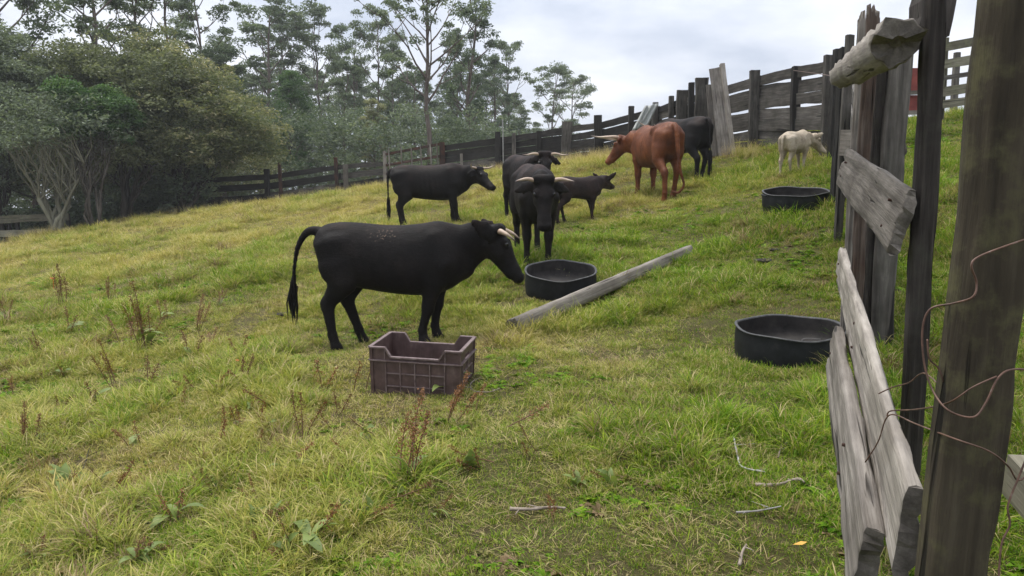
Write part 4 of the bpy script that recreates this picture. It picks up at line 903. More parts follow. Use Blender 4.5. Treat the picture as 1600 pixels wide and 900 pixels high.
t = NT('dusty_rubber'); RUBIN = t.princ(t.ramp(t.noise(t.coord(), 9, 5, .7), [(.35, (.012, .011, .0105)), (.7, (.04, .035, .032))]), .8)
t = NT('worn_rubber_edge'); RUBE = t.princ(t.ramp(t.noise(t.coord(), 30, 4, .7), [(.4, (.03, .031, .033)), (.7, (.085, .085, .083))]), .55)
def tub(label, p, R, H, tilt, lugs, seed, squash=.0, rz=0.0, dent=None):
    rng = random.Random(seed); sx = float(base_z(p.x + .3, p.y) - base_z(p.x - .3, p.y)) / .6; sy = float(base_z(p.x, p.y + .3) - base_z(p.x, p.y - .3)) / .6
    zz = max(g(p.x + R * .9 * math.cos(k * .5), p.y + R * .9 * math.sin(k * .5)) - (.2 * sx * R * .9 * math.cos(k * .5) + .95 * sy * R * .9 * math.sin(k * .5)) for k in range(13)) - .05
    root = empty('rubber_tub', (p.x, p.y, zz - .015)); root.rotation_euler = (math.atan(sy) * .95 + tilt[0], -math.atan(sx) * .2, 0); tag(root, label, 'tub', None)
    N = 44; wob = [1 + .006 * math.sin(3 * a / N * 6.283 + seed) + .005 * math.sin(5 * a / N * 6.283 + 2 * seed) for a in range(N)]
    zw = [.005 * math.sin(2 * a / N * 6.283 + seed) + .006 * math.sin(5 * a / N * 6.283) for a in range(N)]
    def ring(r, z, i): a = i / N * 2 * math.pi; return (r * wob[i] * math.cos(a) * (1 + squash), r * wob[i] * math.sin(a) * (1 - squash), z + zw[i] * (z / H) - (dent[2] * (z / H) * math.exp(-(((a - dent[0] + 3.1416) % 6.2832 - 3.1416) / dent[1]) ** 2) if dent else 0))
    def lathe(name, prof, mat, close=False):
        mb = MB(); V = [ring(r, z, i) for r, z in prof for i in range(N)]; F = []
        for k in range(len(prof) - 1):
            for i in range(N): F.append((k * N + i, k * N + (i + 1) % N, (k + 1) * N + (i + 1) % N, (k + 1) * N + i))
        if close: F.append(tuple(range((len(prof) - 1) * N, len(prof) * N)))
        mb.add(V, F); return mb.build(name, mat, root, True)
    wall = lathe('wall', [(R * .95, -.1), (R * .96, 0), (R * .985, H * .08), (R * 1.0, H * .35), (R * 1.0, H * .7), (R * .985, H * .93), (R * .99, H * .965)], RUB)
    lathe('rim', [(R * .99, H * .955), (R * 1.012, H * .97), (R * 1.012, H * .995), (R * .985, H * 1.005), (R * .955, H * .99), (R * .95, H * .95)], RUBE)
    lathe('lining', [(R * .95, H * .96), (R * .955, H * .6), (R * .94, H * .45), (R * .88, H * .36), (R * .4, H * .33), (R * .05, H * .33)], RUBIN, True)
    for a in lugs:
        c, s_ = math.cos(a), math.sin(a); mb = MB(); q = [Vector((R * 1.0 * c - .07 * s_ * k, R * 1.0 * s_ + .07 * c * k, H * (.9 - .05 * abs(k))) ) + Vector((c, s_, 0)) * .042 * math.cos(k * 1.45) for k in (-1, -.75, -.4, 0, .4, .75, 1)]
        mb.tube(q, .012, 7); mb.build('lug', RUB, wall, True)
    KEEP_OUT.append((p.x, p.y, R + .06)); return root
q = hit(1239, 566); tub('large black rubber tub beside the plank fence, nearest the camera', Vector((q.x + .06, q.y + .24, g(q.x, q.y + .2))), .375, .235, (.03, -.03), (), 1, rz=.3)
q = hit(878, 463); tub('black rubber tub lying beyond the log in front of the walking cow', Vector((q.x, q.y + .25, g(q.x, q.y + .2))), .385, .265, (.05, -.05), (), 2)
q = hit(1254, 330); tub('shallow black rubber tub with lugs near the white calf', Vector((q.x, q.y + .27, g(q.x, q.y + .25))), .425, .215, (.07, -.02), (.12, 3.25), 3)
t = NT('bent_wire'); WIREM = t.princ((.12, .115, .11), .55, None, .4)
wire('thin bent wire loop on the wall of the largest tub', [(1308, 528, 5.0), (1290, 538, 4.98), (1262, 540, 4.97), (1253, 534, 4.97), (1258, 529, 4.97), (1282, 530, 4.97)], .003, WIREM, 'wire_loop')

a, b = hit(805, 523), hit(1076, 402)
lg = pole('fallen_log', Vector((a.x - .02, a.y, a.z + .07)), Vector((b.x, b.y, b.z + .075)), .082, .072, WOOD['pale'], None, 21, 16, 22, .05, endmat=WOOD['grey'], square=.7)
tag(lg, 'long grey weathered log lying in the grass', 'log')
# ------------------------------------------------------------------ trees
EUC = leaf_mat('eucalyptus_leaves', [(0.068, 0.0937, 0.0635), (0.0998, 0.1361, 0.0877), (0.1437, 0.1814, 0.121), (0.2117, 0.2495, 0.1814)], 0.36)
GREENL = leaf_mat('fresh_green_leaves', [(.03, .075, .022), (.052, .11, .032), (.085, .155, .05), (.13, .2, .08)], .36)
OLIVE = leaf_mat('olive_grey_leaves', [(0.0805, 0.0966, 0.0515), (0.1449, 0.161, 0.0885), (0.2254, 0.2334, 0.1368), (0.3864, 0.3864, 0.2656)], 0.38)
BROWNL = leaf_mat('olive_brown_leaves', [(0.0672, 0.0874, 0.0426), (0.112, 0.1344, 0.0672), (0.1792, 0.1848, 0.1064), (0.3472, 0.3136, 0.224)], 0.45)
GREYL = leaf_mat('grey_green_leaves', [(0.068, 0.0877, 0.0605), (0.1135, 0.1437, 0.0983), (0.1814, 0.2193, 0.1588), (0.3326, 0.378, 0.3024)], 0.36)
def bark_mat(name, a, b, c):
    t = NT(name); co = t.coord(); n = t.noise(t.scaled(co, (3, 3, .6)), 2.0, 5, .65); return t.princ(t.ramp(n, [(.3, a), (.55, b), (.75, c)]), .9, t.bump(n, .6, .03), .15)
BARK = bark_mat('eucalyptus_bark', (.06, .045, .038), (.125, .10, .085), (.22, .19, .165))
BARKP = bark_mat('pale_branch_bark', (.09, .085, .06), (.17, .165, .12), (.27, .26, .2))
BARKD = bark_mat('dark_branch_bark', (.02, .017, .013), (.045, .038, .03), (.09, .08, .065))

def leaves_np(P, rg, ln, wd, droop, out=None):
    """diamond leaves at points P; returns verts, quads, v"""
    n = len(P); d = rg.normal(0, 1, (n, 3)); d[:, 2] = d[:, 2] * .5 - droop
    if out is not None: d += out
    d /= np.linalg.norm(d, axis=1)[:, None]; s = np.cross(d, rg.normal(0, 1, (n, 3))); s /= np.linalg.norm(s, axis=1)[:, None] + 1e-9
    L = ln * rg.uniform(.6, 1.3, (n, 1)); W = wd * rg.uniform(.6, 1.3, (n, 1)); bend = np.cross(s, d) * L * .12
    V = np.stack([P - d * L * .5, P - s * W * .5 + bend, P + d * L * .5, P + s * W * .5 + bend], 1).reshape(-1, 3)
    return V, np.arange(n * 4).reshape(-1, 4)
def crown_mesh(name, P, rg, ln, wd, droop, vv=None, out=None):
    V, F = leaves_np(P, rg, ln, wd, droop, out); me = mesh_np(name, V, F)
    attr(me, 'v', 'FACE', np.clip((vv if vv is not None else 0.5) + rg.normal(0, .2, len(P)), 0, 1).astype(np.float32)); return me
def clump(rg, c, r, n, flat=.6, upper=.55):
    q = rg.normal(0, 1, (n, 3)); q /= np.linalg.norm(q, axis=1)[:, None]; q *= rg.random((n, 1)) ** .42
    q[:, 2] = np.where(rg.random(n) < upper, np.abs(q[:, 2]), q[:, 2]); q *= (r, r, r * flat)
    return q + c
def eucalypt(seed, H, lo, spread, nl, cr, per, top=1.0, wispy=False, lean=0.0, barkm=None, leafm=None, two=0):
    """slender gum: bare trunk, rising limbs, umbrella clumps of hanging leaves. Returns (trunk mesh, crown mesh)"""
    rng = random.Random(seed); rg = np.random.default_rng(seed); mb = MB(); r0 = H * .011 + .03
    pts = []; x = y = 0.0
    for i in range(11):
        pts.append(Vector((x, y, H * i / 10 - .3 * (i == 0)))); x += rng.gauss(lean * .1, .012) * H; y += rng.gauss(0, .012) * H
    mb.tube(pts, [r0 * (1 - .085 * i) for i in range(11)], 7)
    def tr(f): k = f * 10; i = min(9, int(k)); return pts[i].lerp(pts[i + 1], k - i)
    ends = []
    for k in range(nl):
        f = lo + (.97 - lo) * ((k + rng.random() * .8) / nl); az = k * 2.4 + rng.uniform(-.5, .5); b = tr(f)
        prof = math.sin(math.pi * min(1, .25 + .75 * (f - lo) / (1 - lo)) ** .9) * .75 + .3
        L = spread * H * prof * rng.uniform(.7, 1.2); el = math.radians(rng.uniform(32, 58)); q = b.copy(); P = [q.copy()]; d = Vector((math.cos(az) * math.cos(el), math.sin(az) * math.cos(el), math.sin(el)))
        for j in range(4):
            q = q + d * L / 4; P.append(q.copy()); d = (d + Vector((rng.gauss(0, .13), rng.gauss(0, .13), rng.uniform(-.02, .16)))).normalized()
        rr = r0 * (1 - f) * .55 + .02; mb.tube(P, [rr, rr * .8, rr * .6, rr * .42, rr * .25], 5, False); ends.append((P[-1], 1.0))
        for j in range(rng.randint(2, 4)):
            s = rng.uniform(.35, .95); kk = s * 4; i = min(3, int(kk)); bb = P[i].lerp(P[i + 1], kk - i); dd = (P[i + 1] - P[i]).normalized() + Vector((rng.gauss(0, .55), rng.gauss(0, .55), rng.gauss(.1, .35))); dd.normalize()
            l2 = L * rng.uniform(.25, .5); e = bb + dd * l2; m = bb + dd * l2 * .5 + Vector((0, 0, -.04 * l2)); mb.tube([bb, m, e], [rr * .4, rr * .3, rr * .15], 4, False); ends.append((e, .8))
    ends.append((pts[-1], 1.0)); PP = []; vv = []
    for e, w in ends:
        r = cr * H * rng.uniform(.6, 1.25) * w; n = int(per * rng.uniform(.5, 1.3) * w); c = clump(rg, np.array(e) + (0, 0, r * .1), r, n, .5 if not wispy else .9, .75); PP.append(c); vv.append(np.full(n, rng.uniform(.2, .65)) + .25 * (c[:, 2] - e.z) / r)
    P = np.concatenate(PP); me = crown_mesh('crown', P, rg, .25, .085, .55, np.concatenate(vv)); tm = bpy.data.meshes.new('trunk'); tm.from_pydata(mb.v, [], mb.f); tm.polygons.foreach_set('use_smooth', [True] * len(tm.polygons))
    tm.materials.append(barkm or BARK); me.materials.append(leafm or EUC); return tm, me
def plant_tree(name, label, meshes, base, H, H0, rz, group=None, wide=1.0, leafm=None):
    root = empty(name, (base.x, base.y, base.z - .1), rz); k = H / H0; root.scale = (k * wide, k * wide, k); tag(root, label, 'tree', group)
    obj('trunk', meshes[0], None, root); c = obj('crown', meshes[1], None, root)
    if leafm: c.material_slots[0].link = 'OBJECT'; c.material_slots[0].material = leafm
    return root
H0 = 14.0
KINDS = [eucalypt(100 + i, H0, (.56, .6, .5, .66, .55, .48)[i], (.2, .19, .22, .2, .18, .18)[i], (12, 10, 13, 9, 11, 14)[i], .05, 130) for i in range(6)]
DENSE = [eucalypt(200 + i, H0, .2, .2, 24, .06, 170) for i in range(3)]
TALL = eucalypt(302, H0, .40, .27, 20, .036, 80, wispy=True)
TALL2 = eucalypt(305, H0, .3, .12, 20, .036, 80, wispy=True)
GRN = eucalypt(306, H0, .3, .17, 24, .075, 190, leafm=GREENL)
def tree_px(u, vt, d, meshes, label, rz=0.0, wide=1.0, group=None, name='eucalyptus_tree', leafm=None):
    b = spot(u, d); H = z_at(vt, b.y) - b.z; return plant_tree(name, label, meshes, b, H, H0, rz, group, wide, leafm)
tree_px(671, -75, 41, TALL, 'tallest eucalyptus with straight bare trunk and thin spreading branches above the far fence', .3)
tree_px(738, -40, 47, TALL2, 'tall narrow eucalyptus just right of the tallest one', 1.0)
for i, (u, vt, d, k, w, lab) in enumerate((
        (408, 16, 58, 0, 1.15, 'broad-topped eucalyptus rising above the thicket at left centre'), (470, 33, 62, 1, .8, 'eucalyptus with two-tiered top left of the dense dark-topped one'),
        (507, 24, 60, 2, .8, 'dense dark-topped eucalyptus, highest between thicket and tallest tree'), (560, 58, 64, 3, .8, 'lower eucalyptus left of the lone umbrella crown'),
        (596, 36, 56, 3, .75, 'eucalyptus with a single umbrella crown left of the tallest tree'), (622, 74, 55, 5, .85, 'rounded eucalyptus in front of the tallest tree, left side'),
        (652, 108, 52, 4, .8, 'short eucalyptus at the left foot of the tallest tree'), (712, 52, 58, 5, .8, 'leafy eucalyptus right behind the tallest trunk'),
        (772, 98, 58, 2, .8, 'eucalyptus left of the group that ends the grove'), (803, 76, 62, 0, .75, 'open-crowned eucalyptus near the right end of the grove'),
        (850, 113, 68, 1, .95, 'small eucalyptus second from the right end of the grove'), (892, 126, 75, 3, .9, 'last small eucalyptus at the right end of the grove'),
        (345, -40, 44, 1, .9, 'thin eucalyptus leaning over the thicket with drooping top'), (296, -60, 40, 4, .9, 'slender eucalyptus behind the brown-leaved bush tree'),
        (232, -70, 36, 2, 1.0, 'eucalyptus behind the olive bush with bare rising limbs'), (135, -110, 33, 0, 1.15, 'big eucalyptus at upper left with thick trunk showing in the crown'),
        (40, -120, 36, 5, 1.2, 'large eucalyptus filling the top left corner'), (540, 92, 50, 5, .8, 'middle-height eucalyptus below the lone umbrella crown'))):
    tree_px(u, vt, d, KINDS[k], lab, i * 1.7, w)
tree_px(462, 116, 46, GRN, 'fresh green leafy tree standing before the grove', .5, .8, name='leafy_tree')
tree_px(583, 158, 44, DENSE[0], 'dense olive tree before the grove, left of the tallest trunk', .2, .9, name='leafy_tree', leafm=OLIVE)
rt = random.Random(77); k = 0
for u in range(330, 905, 12):                         # the grove itself, trunk behind trunk
    uu = u + rt.uniform(-9, 9); k += 1; low = k % 2; d = rt.uniform(48, 60) if low else rt.uniform(62, 84)
    lim = float(np.interp(uu, [330, 480, 600, 700, 780, 850, 905], [175, 180, 185, 185, 190, 205, 215] if low else [95, 100, 130, 125, 150, 175, 195]))
    tree_px(uu, lim + rt.uniform(-20, 30), d, DENSE[rt.randrange(3)] if low else KINDS[rt.randrange(6)], 'low dense eucalyptus filling the foot of the grove behind the far fence' if low else 'slender eucalyptus standing in the crowded grove behind the far fence', rt.uniform(0, 6.28), rt.uniform(.9, 1.3) if low else rt.uniform(.7, 1.0), 'low trees at the foot of the grove' if low else 'eucalyptus grove behind the fence')
for i, u in enumerate(range(-60, 420, 60)):
    tree_px(u + rt.uniform(-15, 15), rt.uniform(75, 130), rt.uniform(42, 56), DENSE[i % 3], 'dense eucalyptus standing behind the thicket at the left', rt.uniform(0, 6.28), 1.0, 'dense trees behind the left thicket')

def bush_tree(name, label, base, blobs, mats, stems, seed, ln=.12, wd=.05, per=130, clr=.5, barkm=None, r0=.09, dens=1.0, twigs=60, group=None, share=None):
    """many-stemmed small tree: blobs = (centre, radii) of the crown's masses in world metres"""
    rng = random.Random(seed); rg = np.random.default_rng(seed); root = empty(name, base); tag(root, label, 'tree', group); B = Vector(base); mb = MB(); tips = []
    PP = []; VV = []
    for c, r in blobs:
        c = np.array(c) - np.array(base); r = np.array(r); n = int(dens * 20 * (r[0] * r[1] + r[1] * r[2] + r[0] * r[2]) / (clr * clr) * .18) + 6
        for _ in range(n):
            q = rg.normal(0, 1, 3); q /= np.linalg.norm(q); q[2] = q[2] if q[2] > -.5 else -q[2] * .6; q *= rg.uniform(.45, 1.22); e = c + q * r; tips.append(Vector(e))
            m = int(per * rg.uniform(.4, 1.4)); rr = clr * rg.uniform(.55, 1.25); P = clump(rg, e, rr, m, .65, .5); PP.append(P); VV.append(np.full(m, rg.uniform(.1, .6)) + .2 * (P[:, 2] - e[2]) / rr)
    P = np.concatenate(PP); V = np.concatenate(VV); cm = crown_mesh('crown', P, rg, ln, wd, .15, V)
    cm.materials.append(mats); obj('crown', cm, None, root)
    heads = []
    for k in range(stems):
        az = k * 6.283 / stems + rng.uniform(-.4, .4); tgt = rng.choice(tips) * rng.uniform(.6, .85); p = Vector((math.cos(az) * r0 * 1.0, math.sin(az) * r0 * 1.0, -.2)); pts = [p]
        for j in range(1, 7):
            s = j / 6; q = p.lerp(tgt, s); q.z = p.z + (tgt.z - p.z) * (s ** .75); pts.append(q + Vector((rng.gauss(0, .09), rng.gauss(0, .09), rng.gauss(0, .05))))
        mb.tube(pts, [r0 * (1 - .8 * j / 6) * rng.uniform(.7, 1.1) for j in range(7)], 6, False); heads.append(pts)
    for k in range(twigs):
        h = rng.choice(heads); b = h[rng.randint(2, 6)]; t_ = min((rng.choice(tips) for _ in range(12)), key=lambda e: (e - b).length); m = b.lerp(t_, .5) + Vector((rng.gauss(0, .15), rng.gauss(0, .15), rng.gauss(.1, .1))); mb.tube([b, m, t_], [r0 * .28, r0 * .17, r0 * .06], 4, False)
    mb.build('trunk', barkm or BARKD, root, True)
    return root
def blob(u, v, d, ru, rv, rd=None):
    p = cam_point(u, v, d); k = d / FPX; return ((p.x, p.y, p.z), (ru * k, (rd or ru) * k, rv * k))
b = spot(88, 26.3); bush_tree('pale_stemmed_tree', 'small many-stemmed tree with pale bare forking stems at the left', b, [blob(45, 215, 26, 75, 45), blob(125, 205, 26, 60, 40), blob(85, 180, 26.5, 70, 40)], GREYL, 7, 1, .17, .055, 45, .55, BARKP, .10, .8, 90)
b = spot(10, 29.8); bush_tree('grey_bush_tree', 'grey-green leafy tree at the far left edge', b, [blob(-30, 200, 28.6, 72, 85), blob(30, 140, 29.2, 78, 62), blob(-20, 285, 30, 60, 42), blob(-40, 85, 29.5, 74, 58)], GREYL, 7, 2, .18, .065, 90, .58, BARKD, .1)
b = spot(150, 25.5); bush_tree('green_bush', 'bright green leafy bush among the thicket trees', b, [blob(118, 208, 26.4, 26, 20), blob(155, 158, 27, 36, 18), blob(205, 190, 27.4, 18, 18), blob(103, 148, 26.4, 26, 18), blob(178, 205, 26.8, 18, 26), blob(138, 178, 26.6, 26, 18), blob(185, 170, 26.6, 20, 14)], GREENL, 5, 3, .12, .06, 110, .42, BARKD, .07, 1.0)
b = spot(195, 29); bush_tree('olive_bush_tree', 'wide olive bush tree in the middle of the left thicket', b, [blob(190, 138, 29.5, 88, 66), blob(130, 112, 30, 62, 38), blob(245, 170, 29, 70, 80), blob(200, 240, 28.6, 75, 45)], OLIVE, 8, 4, .15, .065, 105, .58, BARKD, .1)
b = spot(285, 30); bush_tree('brown_bush_tree', 'wide brownish bush tree reaching out over the dark board fence', b, [blob(300, 160, 30, 80, 70), blob(355, 210, 29.6, 75, 65), blob(290, 240, 29.2, 70, 50), blob(250, 110, 31, 60, 50), blob(395, 235, 30, 42, 40)], BROWNL, 9, 5, .15, .065, 100, .58, BARKD, .09)
b = spot(240, 33); bush_tree('dark_bush_tree', 'dark shady bush tree behind the olive and brown ones', b, [blob(60, 270, 33, 110, 70), blob(200, 280, 33, 110, 60), blob(330, 270, 34, 90, 60), blob(110, 165, 35, 120, 62)], OLIVE, 9, 6, .14, .06, 130, .75, BARKD, .12)
# undergrowth that closes the view below the crowns
def undergrowth():
    rg = np.random.default_rng(9); P = []; V = []
    for _ in range(1050):
        u = rg.uniform(-80, 900); d = rg.uniform(40, 66) if u > 330 else rg.uniform(34, 55); p = spot(u, d)
        vt = np.interp(u, [-80, 300, 450, 600, 750, 830, 900], [120, 150, 168, 178, 190, 212, 240]) + rg.uniform(-12, 20); zt = z_at(vt, p.y); z0 = max(p.z, z_at(335, p.y))
        r = rg.uniform(.6, 1.5); m = int(140 * r); q = clump(rg, (p.x, p.y, z0 + (zt - z0) * rg.random() ** .8), r, m, .75, .6); P.append(q); V.append(np.full(m, rg.uniform(0, .7)))
    for _ in range(420):                                     # low growth under the thicket
        u = rg.uniform(-120, 330); d = rg.uniform(29.5, 35); p = spot(u, d); r = rg.uniform(.3, .7); m = int(170 * r); q = clump(rg, (p.x, p.y, p.z + rg.uniform(0, 1.7)), r, m, .8, .5); P.append(q); V.append(np.full(m, rg.uniform(0, .5)))
    me = crown_mesh('undergrowth', np.concatenate(P), rg, .2, .1, .2, np.concatenate(V)); me.materials.append(EUC); tag(obj('undergrowth', me), 'dusky undergrowth filling the grove below the crowns', 'undergrowth', kind='stuff')
undergrowth()
# ------------------------------------------------------------------ dock plants, twigs, stones
DOCKSEED = leaf_mat('dock_seed_rust', [(.10, .04, .016), (.18, .08, .03), (.26, .14, .055)], .15)
DOCKLEAF = leaf_mat('dock_leaf', [(.06, .12, .02), (.10, .165, .035), (.17, .21, .06)], .3, .55)
STEM = NT('dock_stem').princ((.12, .065, .035), .7)
def dock_meshes(seed, H, n):
    rng = random.Random(seed); st = MB(); V = []; F = []; B = []
    for i in range(n):
        az = rng.uniform(0, 6.28); ln = math.radians(rng.uniform(3, 30)); d = Vector((math.cos(az) * math.sin(ln), math.sin(az) * math.sin(ln), math.cos(ln))); L = H * rng.uniform(.65, 1.1); q = Vector((rng.gauss(0, .02), rng.gauss(0, .02), -.03)); P = [q]
        for j in range(5): q = q + d * L / 5; d = (d + Vector((rng.gauss(0, .08), rng.gauss(0, .08), rng.uniform(-.06, .04)))).normalized(); P.append(q)
        st.tube(P, [.0042, .004, .0035, .003, .0025, .0015], 5, False)
        for k in range(int(150 * L / .4)):
            s = rng.uniform(.3, 1.0) ** .8; kk = s * 5; ix = min(4, int(kk)); c = P[ix].lerp(P[ix + 1], kk - ix); r = .017 * (1.15 - s) + .006; c = c + Vector((rng.gauss(0, r), rng.gauss(0, r), rng.gauss(0, .008))); e = Vector((rng.gauss(0, 1), rng.gauss(0, 1), rng.gauss(0, 1))).normalized() * .0065; w = e.orthogonal().normalized() * .005; o = len(V)
            V += [c - e, c + w, c + e, c - w]; F.append((o, o + 1, o + 2, o + 3)); B.append(min(1, max(0, rng.gauss(.5, .25))))
    sm = bpy.data.meshes.new('stalk'); sm.from_pydata(st.v, [], st.f); sm.materials.append(STEM); me = mesh_np('seed_head', V, F); attr(me, 'v', 'FACE', np.array(B, np.float32)); me.materials.append(DOCKSEED); return sm, me
def dock_leaf(seed, L, W):
    rng = random.Random(seed); V = []; F = []
    for i in range(7):
        s = i / 6; w = W * math.sin(math.pi * min(1, s * .93 + .07)) ** .8 * (1 - .25 * s); x = L * s * math.cos(.5 * s); z = L * (.5 * s - .62 * s * s) + .01
        for j in (-1, 0, 1): V.append((x, j * w / 2, z + abs(j) * w * .16 + rng.gauss(0, .003)))
    for i in range(6):
        for j in (0, 1): F.append((i * 3 + j, (i + 1) * 3 + j, (i + 1) * 3 + j + 1, i * 3 + j + 1))
    me = mesh_np('leaf', V, F, True); attr(me, 'v', 'FACE', np.full(len(F), rng.random(), np.float32)); me.materials.append(DOCKLEAF); return me
DOCK = [dock_meshes(900 + i, (.42, .36, .5, .3, .4)[i], (3, 2, 4, 2, 1)[i]) for i in range(5)]
LEAF = [dock_leaf(950 + i, (.2, .16, .24)[i], (.075, .06, .085)[i]) for i in range(3)]
rd = random.Random(55)
def dock(u, v, k, sc, label, leaves=0, tilt=0.0, group='rust-brown dock plants in the grass'):
    p = hit(u, v); root = empty('dock_plant', (p.x, p.y, p.z), rd.uniform(0, 6.28)); root.scale = (sc,) * 3; root.rotation_euler = (tilt * rd.uniform(.4, 1), tilt * rd.uniform(-1, 1), rd.uniform(0, 6.28)); tag(root, label, 'dock plant', group)
    sk = obj('stalk', DOCK[k][0], None, root); obj('seed_head', DOCK[k][1], None, sk)['kind'] = 'stuff'
    for i in range(leaves):
        o = obj('leaf', LEAF[rd.randrange(3)], None, root); o.rotation_euler = (rd.uniform(-.3, .3), rd.uniform(-.9, .1), rd.uniform(0, 6.28)); o.location = (rd.gauss(0, .02), rd.gauss(0, .02), rd.uniform(0, .06))
dock(222, 545, 2, 1.3, 'cluster of tall rust-brown dock stalks, largest in the left pasture', 3)
dock(232, 548, 0, 1.2, 'rust-brown dock stalk beside the largest cluster in the left pasture', 2)
dock(195, 540, 1, 1.1, 'small rust-brown dock stalk left of the largest cluster', 0)
dock(697, 612, 4, .85, 'single dock stalk standing directly in front of the crate', 4)
dock(565, 610, 1, .9, 'dock stalk at the left corner of the crate', 0)
dock(95, 478, 2, 1.1, 'dock stalks beside the orange flower at far left', 0)
dock(232, 612, 1, .9, 'dock stalk in the pale tussock at left', 2)
dock(505, 612, 3, 1.0, 'dock stalks in front of the near cow hind legs', 0)
dock(800, 668, 4, .95, 'dock stalk leaning right of the crate', 0, .8)
dock(610, 790, 4, .8, 'leaning dock stalk with green leaves in the foreground centre', 5, 1.0)
dock(760, 730, 4, .8, 'arched dock stalk above the foreground dock leaves', 4, 1.1)
dock(480, 860, 4, .75, 'dock stalk with upright leaves near the bottom edge', 5, .2)
dock(395, 830, 4, .75, 'leaning dock stalk with leaves in the left foreground', 4, .7)
dock(275, 820, 3, .7, 'dock stalk with reddish head in the left foreground', 3, .3)
dock(100, 765, 4, .7, 'dock stalk with broad leaves beside the curled dry bark', 6, .5)
dock(905, 765, 3, .4, 'low broad-leaved dock in the foreground right of centre', 8, .2)
dock(60, 880, 3, .5, 'broad-leaved dock in the bottom left corner', 8, .2)
dock(215, 880, 3, .5, 'broad-leaved dock at the bottom edge, left', 7, .3)
for i, (u, v) in enumerate(((170, 470), (165, 455), (60, 560), (100, 590), (285, 640), (320, 620), (150, 640), (210, 700), (350, 700), (430, 640), (470, 690), (520, 680), (545, 720), (655, 690), (700, 660), (740, 640), (20, 620), (40, 700), (110, 520), (255, 500), (310, 520), (340, 480), (380, 600), (375, 560), (300, 560), (530, 650), (90, 650), (10, 500), (445, 740), (640, 760), (180, 610), (405, 690), (250, 455), (330, 545))):
    dock(u, v, rd.randrange(5), rd.uniform(.55, .95), 'thin rust-brown dock stalk in the pasture left of the near cow tail' if v < 600 and u < 460 else 'small rust-brown dock stalk in the grass between the crate and the left edge' if u < 460 else 'small rust-brown dock stalk in the grass close around the crate', rd.choice((0, 0, 0, 2)), .35, 'dock stalks of the left pasture' if v < 600 and u < 460 else 'dock stalks of the left foreground' if u < 460 else 'dock stalks around the crate')

for i in range(30):                                   # more rusty heads through the foreground
    u, v = (rd.uniform(0, 460), rd.uniform(610, 880)) if i % 3 else (rd.uniform(470, 960), rd.uniform(640, 860))
    dock(u, v, rd.choice((1, 3, 4)), rd.uniform(.4, .7), 'small rust-brown dock stalk in the grass between the crate and the left edge' if u < 460 else 'short reddish dock stalk bent over in the centre foreground', rd.choice((0, 2, 3)), .9, 'dock stalks of the left foreground' if u < 460 else 'dock stalks of the centre foreground')
TWIG = WOOD['silver']
def twig(label, pts, r, name='dry_twig', mat=None, lift=.022):
    mb = MB(); P = []
    for u, v in pts: q = hit(u, v); P.append(Vector((q.x, q.y, q.z + lift)))
    r *= .75; P = smooth_path(P, 4); rng = random.Random(len(pts) * 31 + int(pts[0][0])); mb.tube(P, [r * (1 - .5 * i / len(P)) * rng.uniform(.85, 1.15) for i in range(len(P))], 6)
    for i in range(2, len(P) - 2, 4): d = Vector((rng.gauss(0, .05), rng.gauss(0, .05), rng.uniform(.0, .03))); mb.tube([P[i], P[i] + d], [r * .5, r * .2], 5)
    return tag(mb.build(name, mat or TWIG, None, True), label, 'twig')
BONE = NT('dry_pale_bark'); _c = BONE.ramp(BONE.noise(BONE.coord(), 25, 4), [(.35, (.15, .12, .095)), (.7, (.32, .27, .22))]); BONE = BONE.princ(_c, .8)
twig('pale dry stick lying in the foreground grass near the centre', [(797, 806), (830, 806), (860, 803), (884, 803)], .011, mat=BONE)
twig('curled pale strip of bark in the left foreground', [(78, 790), (84, 812), (110, 816), (135, 806), (147, 780)], .008, mat=BONE)
twig('thin dry stick right of the curled bark', [(150, 800), (185, 785)], .006, mat=BONE)
twig('dark thin twig standing in the left foreground', [(122, 755), (132, 735), (140, 708)], .005, mat=WOOD['dark'])
twig('dark twig lying in the left foreground grass', [(180, 832), (225, 828), (260, 824)], .006, mat=WOOD['dark'])
twig('forked pale branch in the trodden strip by the fence', [(1180, 768), (1215, 765), (1245, 758), (1256, 764)], .010, mat=BONE)
twig('curved grey twig left of the forked branch', [(1146, 690), (1152, 720), (1160, 738), (1195, 745)], .007)
twig('thin pale twig loop by the plank fence', [(1216, 722), (1225, 700), (1262, 692), (1290, 705)], .006, mat=BONE)
twig('grey twig lying below the forked branch', [(1150, 810), (1185, 808), (1220, 800)], .006)
twig('short grey stick in the worn grass below the largest tub', [(1183, 682), (1210, 678)], .008)
twig('pale curled root beside the right corner of the crate', [(742, 600), (735, 606), (740, 616), (765, 618), (781, 612)], .007, mat=BONE)
twig('dry stick on the trodden ground near the bottom edge', [(1155, 895), (1160, 872), (1166, 862)], .008, mat=BONE)
def stone(label, u, v, r, mat, name='stone', cat='stone'):
    p = hit(u, v); bm = bmesh.new(); bmesh.ops.create_icosphere(bm, subdivisions=2, radius=1); rng = random.Random(int(u + v))
    for w in bm.verts: w.co *= rng.uniform(.82, 1.12); w.co = Vector((w.co.x * r[0], w.co.y * r[1], w.co.z * r[2]))
    me = bpy.data.meshes.new(name); bm.to_mesh(me); bm.free(); o = obj(name, me, mat); o.location = (p.x, p.y, p.z + r[2] * .3); return tag(o, label, cat)
t = NT('pale_stone'); ST = t.princ(t.ramp(t.noise(t.coord(), 30), [(.4, (.3, .3, .3)), (.7, (.5, .5, .5))]), .8)
t = NT('dung'); DG = t.princ(t.ramp(t.noise(t.coord(), 20), [(.4, (.018, .015, .011)), (.7, (.05, .042, .032))]), .9)
stone('small pale stone in the grass right of centre', 1026, 694, (.032, .024, .025), ST)
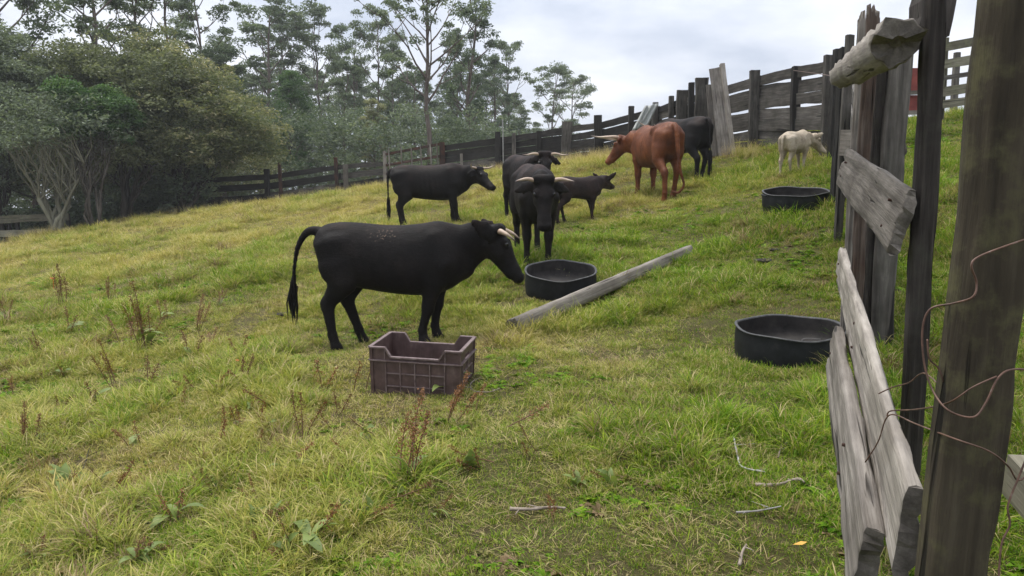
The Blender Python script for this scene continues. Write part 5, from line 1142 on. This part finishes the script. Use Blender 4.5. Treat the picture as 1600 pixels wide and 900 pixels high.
stone('flat dark cow pat in the grass right of the crate', 952, 666, (.085, .06, .03), DG, 'cow_pat', 'dung')
stone('dark cow pat on the slope below the white calf', 1195, 408, (.12, .1, .022), DG, 'cow_pat', 'dung')
stone('small dark cow pat above the largest tub', 1210, 392, (.07, .06, .02), DG, 'cow_pat', 'dung')
stone('dark cow pat behind the near cow tail', 445, 492, (.09, .08, .022), DG, 'cow_pat', 'dung')
ORNG = NT('orange_petals').princ((.6, .12, .03), .6); YEL = NT('yellow_leaf').princ((.5, .27, .05), .6)
def petal_thing(name, label, u, v, r, mat, cat, n=6):
    p = hit(u, v); mb = MB(); rng = random.Random(int(u))
    for i in range(n):
        a = i * 6.283 / n + rng.uniform(-.3, .3); d = Vector((math.cos(a), math.sin(a), rng.uniform(.1, .6))).normalized(); s = Vector((-d.y, d.x, 0)); q = Vector((0, 0, .16 if cat == 'flower' else .07))
        mb.add([q, q + d * r * .6 - s * r * .3, q + d * r, q + d * r * .6 + s * r * .3], [(0, 1, 2, 3)])
    if cat == 'flower': mb.tube([(0, 0, -.02), (0, 0, .16)], .004, 5)
    o = mb.build(name, mat); o.location = p; return tag(o, label, cat)
petal_thing('orange_flower', 'small orange flower in the far left grass', 84, 452, .055, ORNG, 'flower', 9)
petal_thing('fallen_leaf', 'yellow fallen leaf near the bottom right of the grass', 1237, 882, .05, YEL, 'leaf', 1)
petal_thing('fallen_leaf', 'orange dead leaf in the grass left of the near cow tail', 373, 578, .05, ORNG, 'leaf', 3)

# ------------------------------------------------------------------ grass last: it leaves room for what stands on it
sow()
def xy(u, d): p = spot(u, d); return np.array([p.x, p.y])
sow_tall([(xy(230, 29.5), xy(320, 30.3), 90, .35), (xy(320, 30.2), xy(600, 29.3), 190, .28), (xy(600, 29.3), xy(770, 25.8), 120, .25), (xy(770, 25.6), xy(890, 23.9), 190, .25), (xy(890, 23.8), xy(960, 22.0), 170, .28), (xy(960, 22), xy(1030, 19.5), 60, .2), (xy(1130, 16.4), xy(1290, 13.6), 26, .1), (xy(-30, 25.8), xy(90, 26.2), 60, .3)])

# ------------------------------------------------------------------ thin damp air
mb = MB(); mb.box((0, 220, 18), (335, 275, 25.5)); hz = mb.build('haze', None)
hm = bpy.data.materials.new('haze_air'); hm.use_nodes = True; ht = hm.node_tree; ht.nodes.clear(); ho = ht.nodes.new('ShaderNodeOutputMaterial'); hv = ht.nodes.new('ShaderNodeVolumePrincipled')
hv.inputs['Color'].default_value = (.93, .96, 1.0, 1); hv.inputs['Density'].default_value = .0008; hv.inputs['Anisotropy'].default_value = .2
ht.links.new(hv.outputs[0], ho.inputs['Volume']); hz.data.materials.append(hm); hz['kind'] = 'stuff'; tag(hz, 'thin pale haze in the air over the paddock and grove', 'haze')
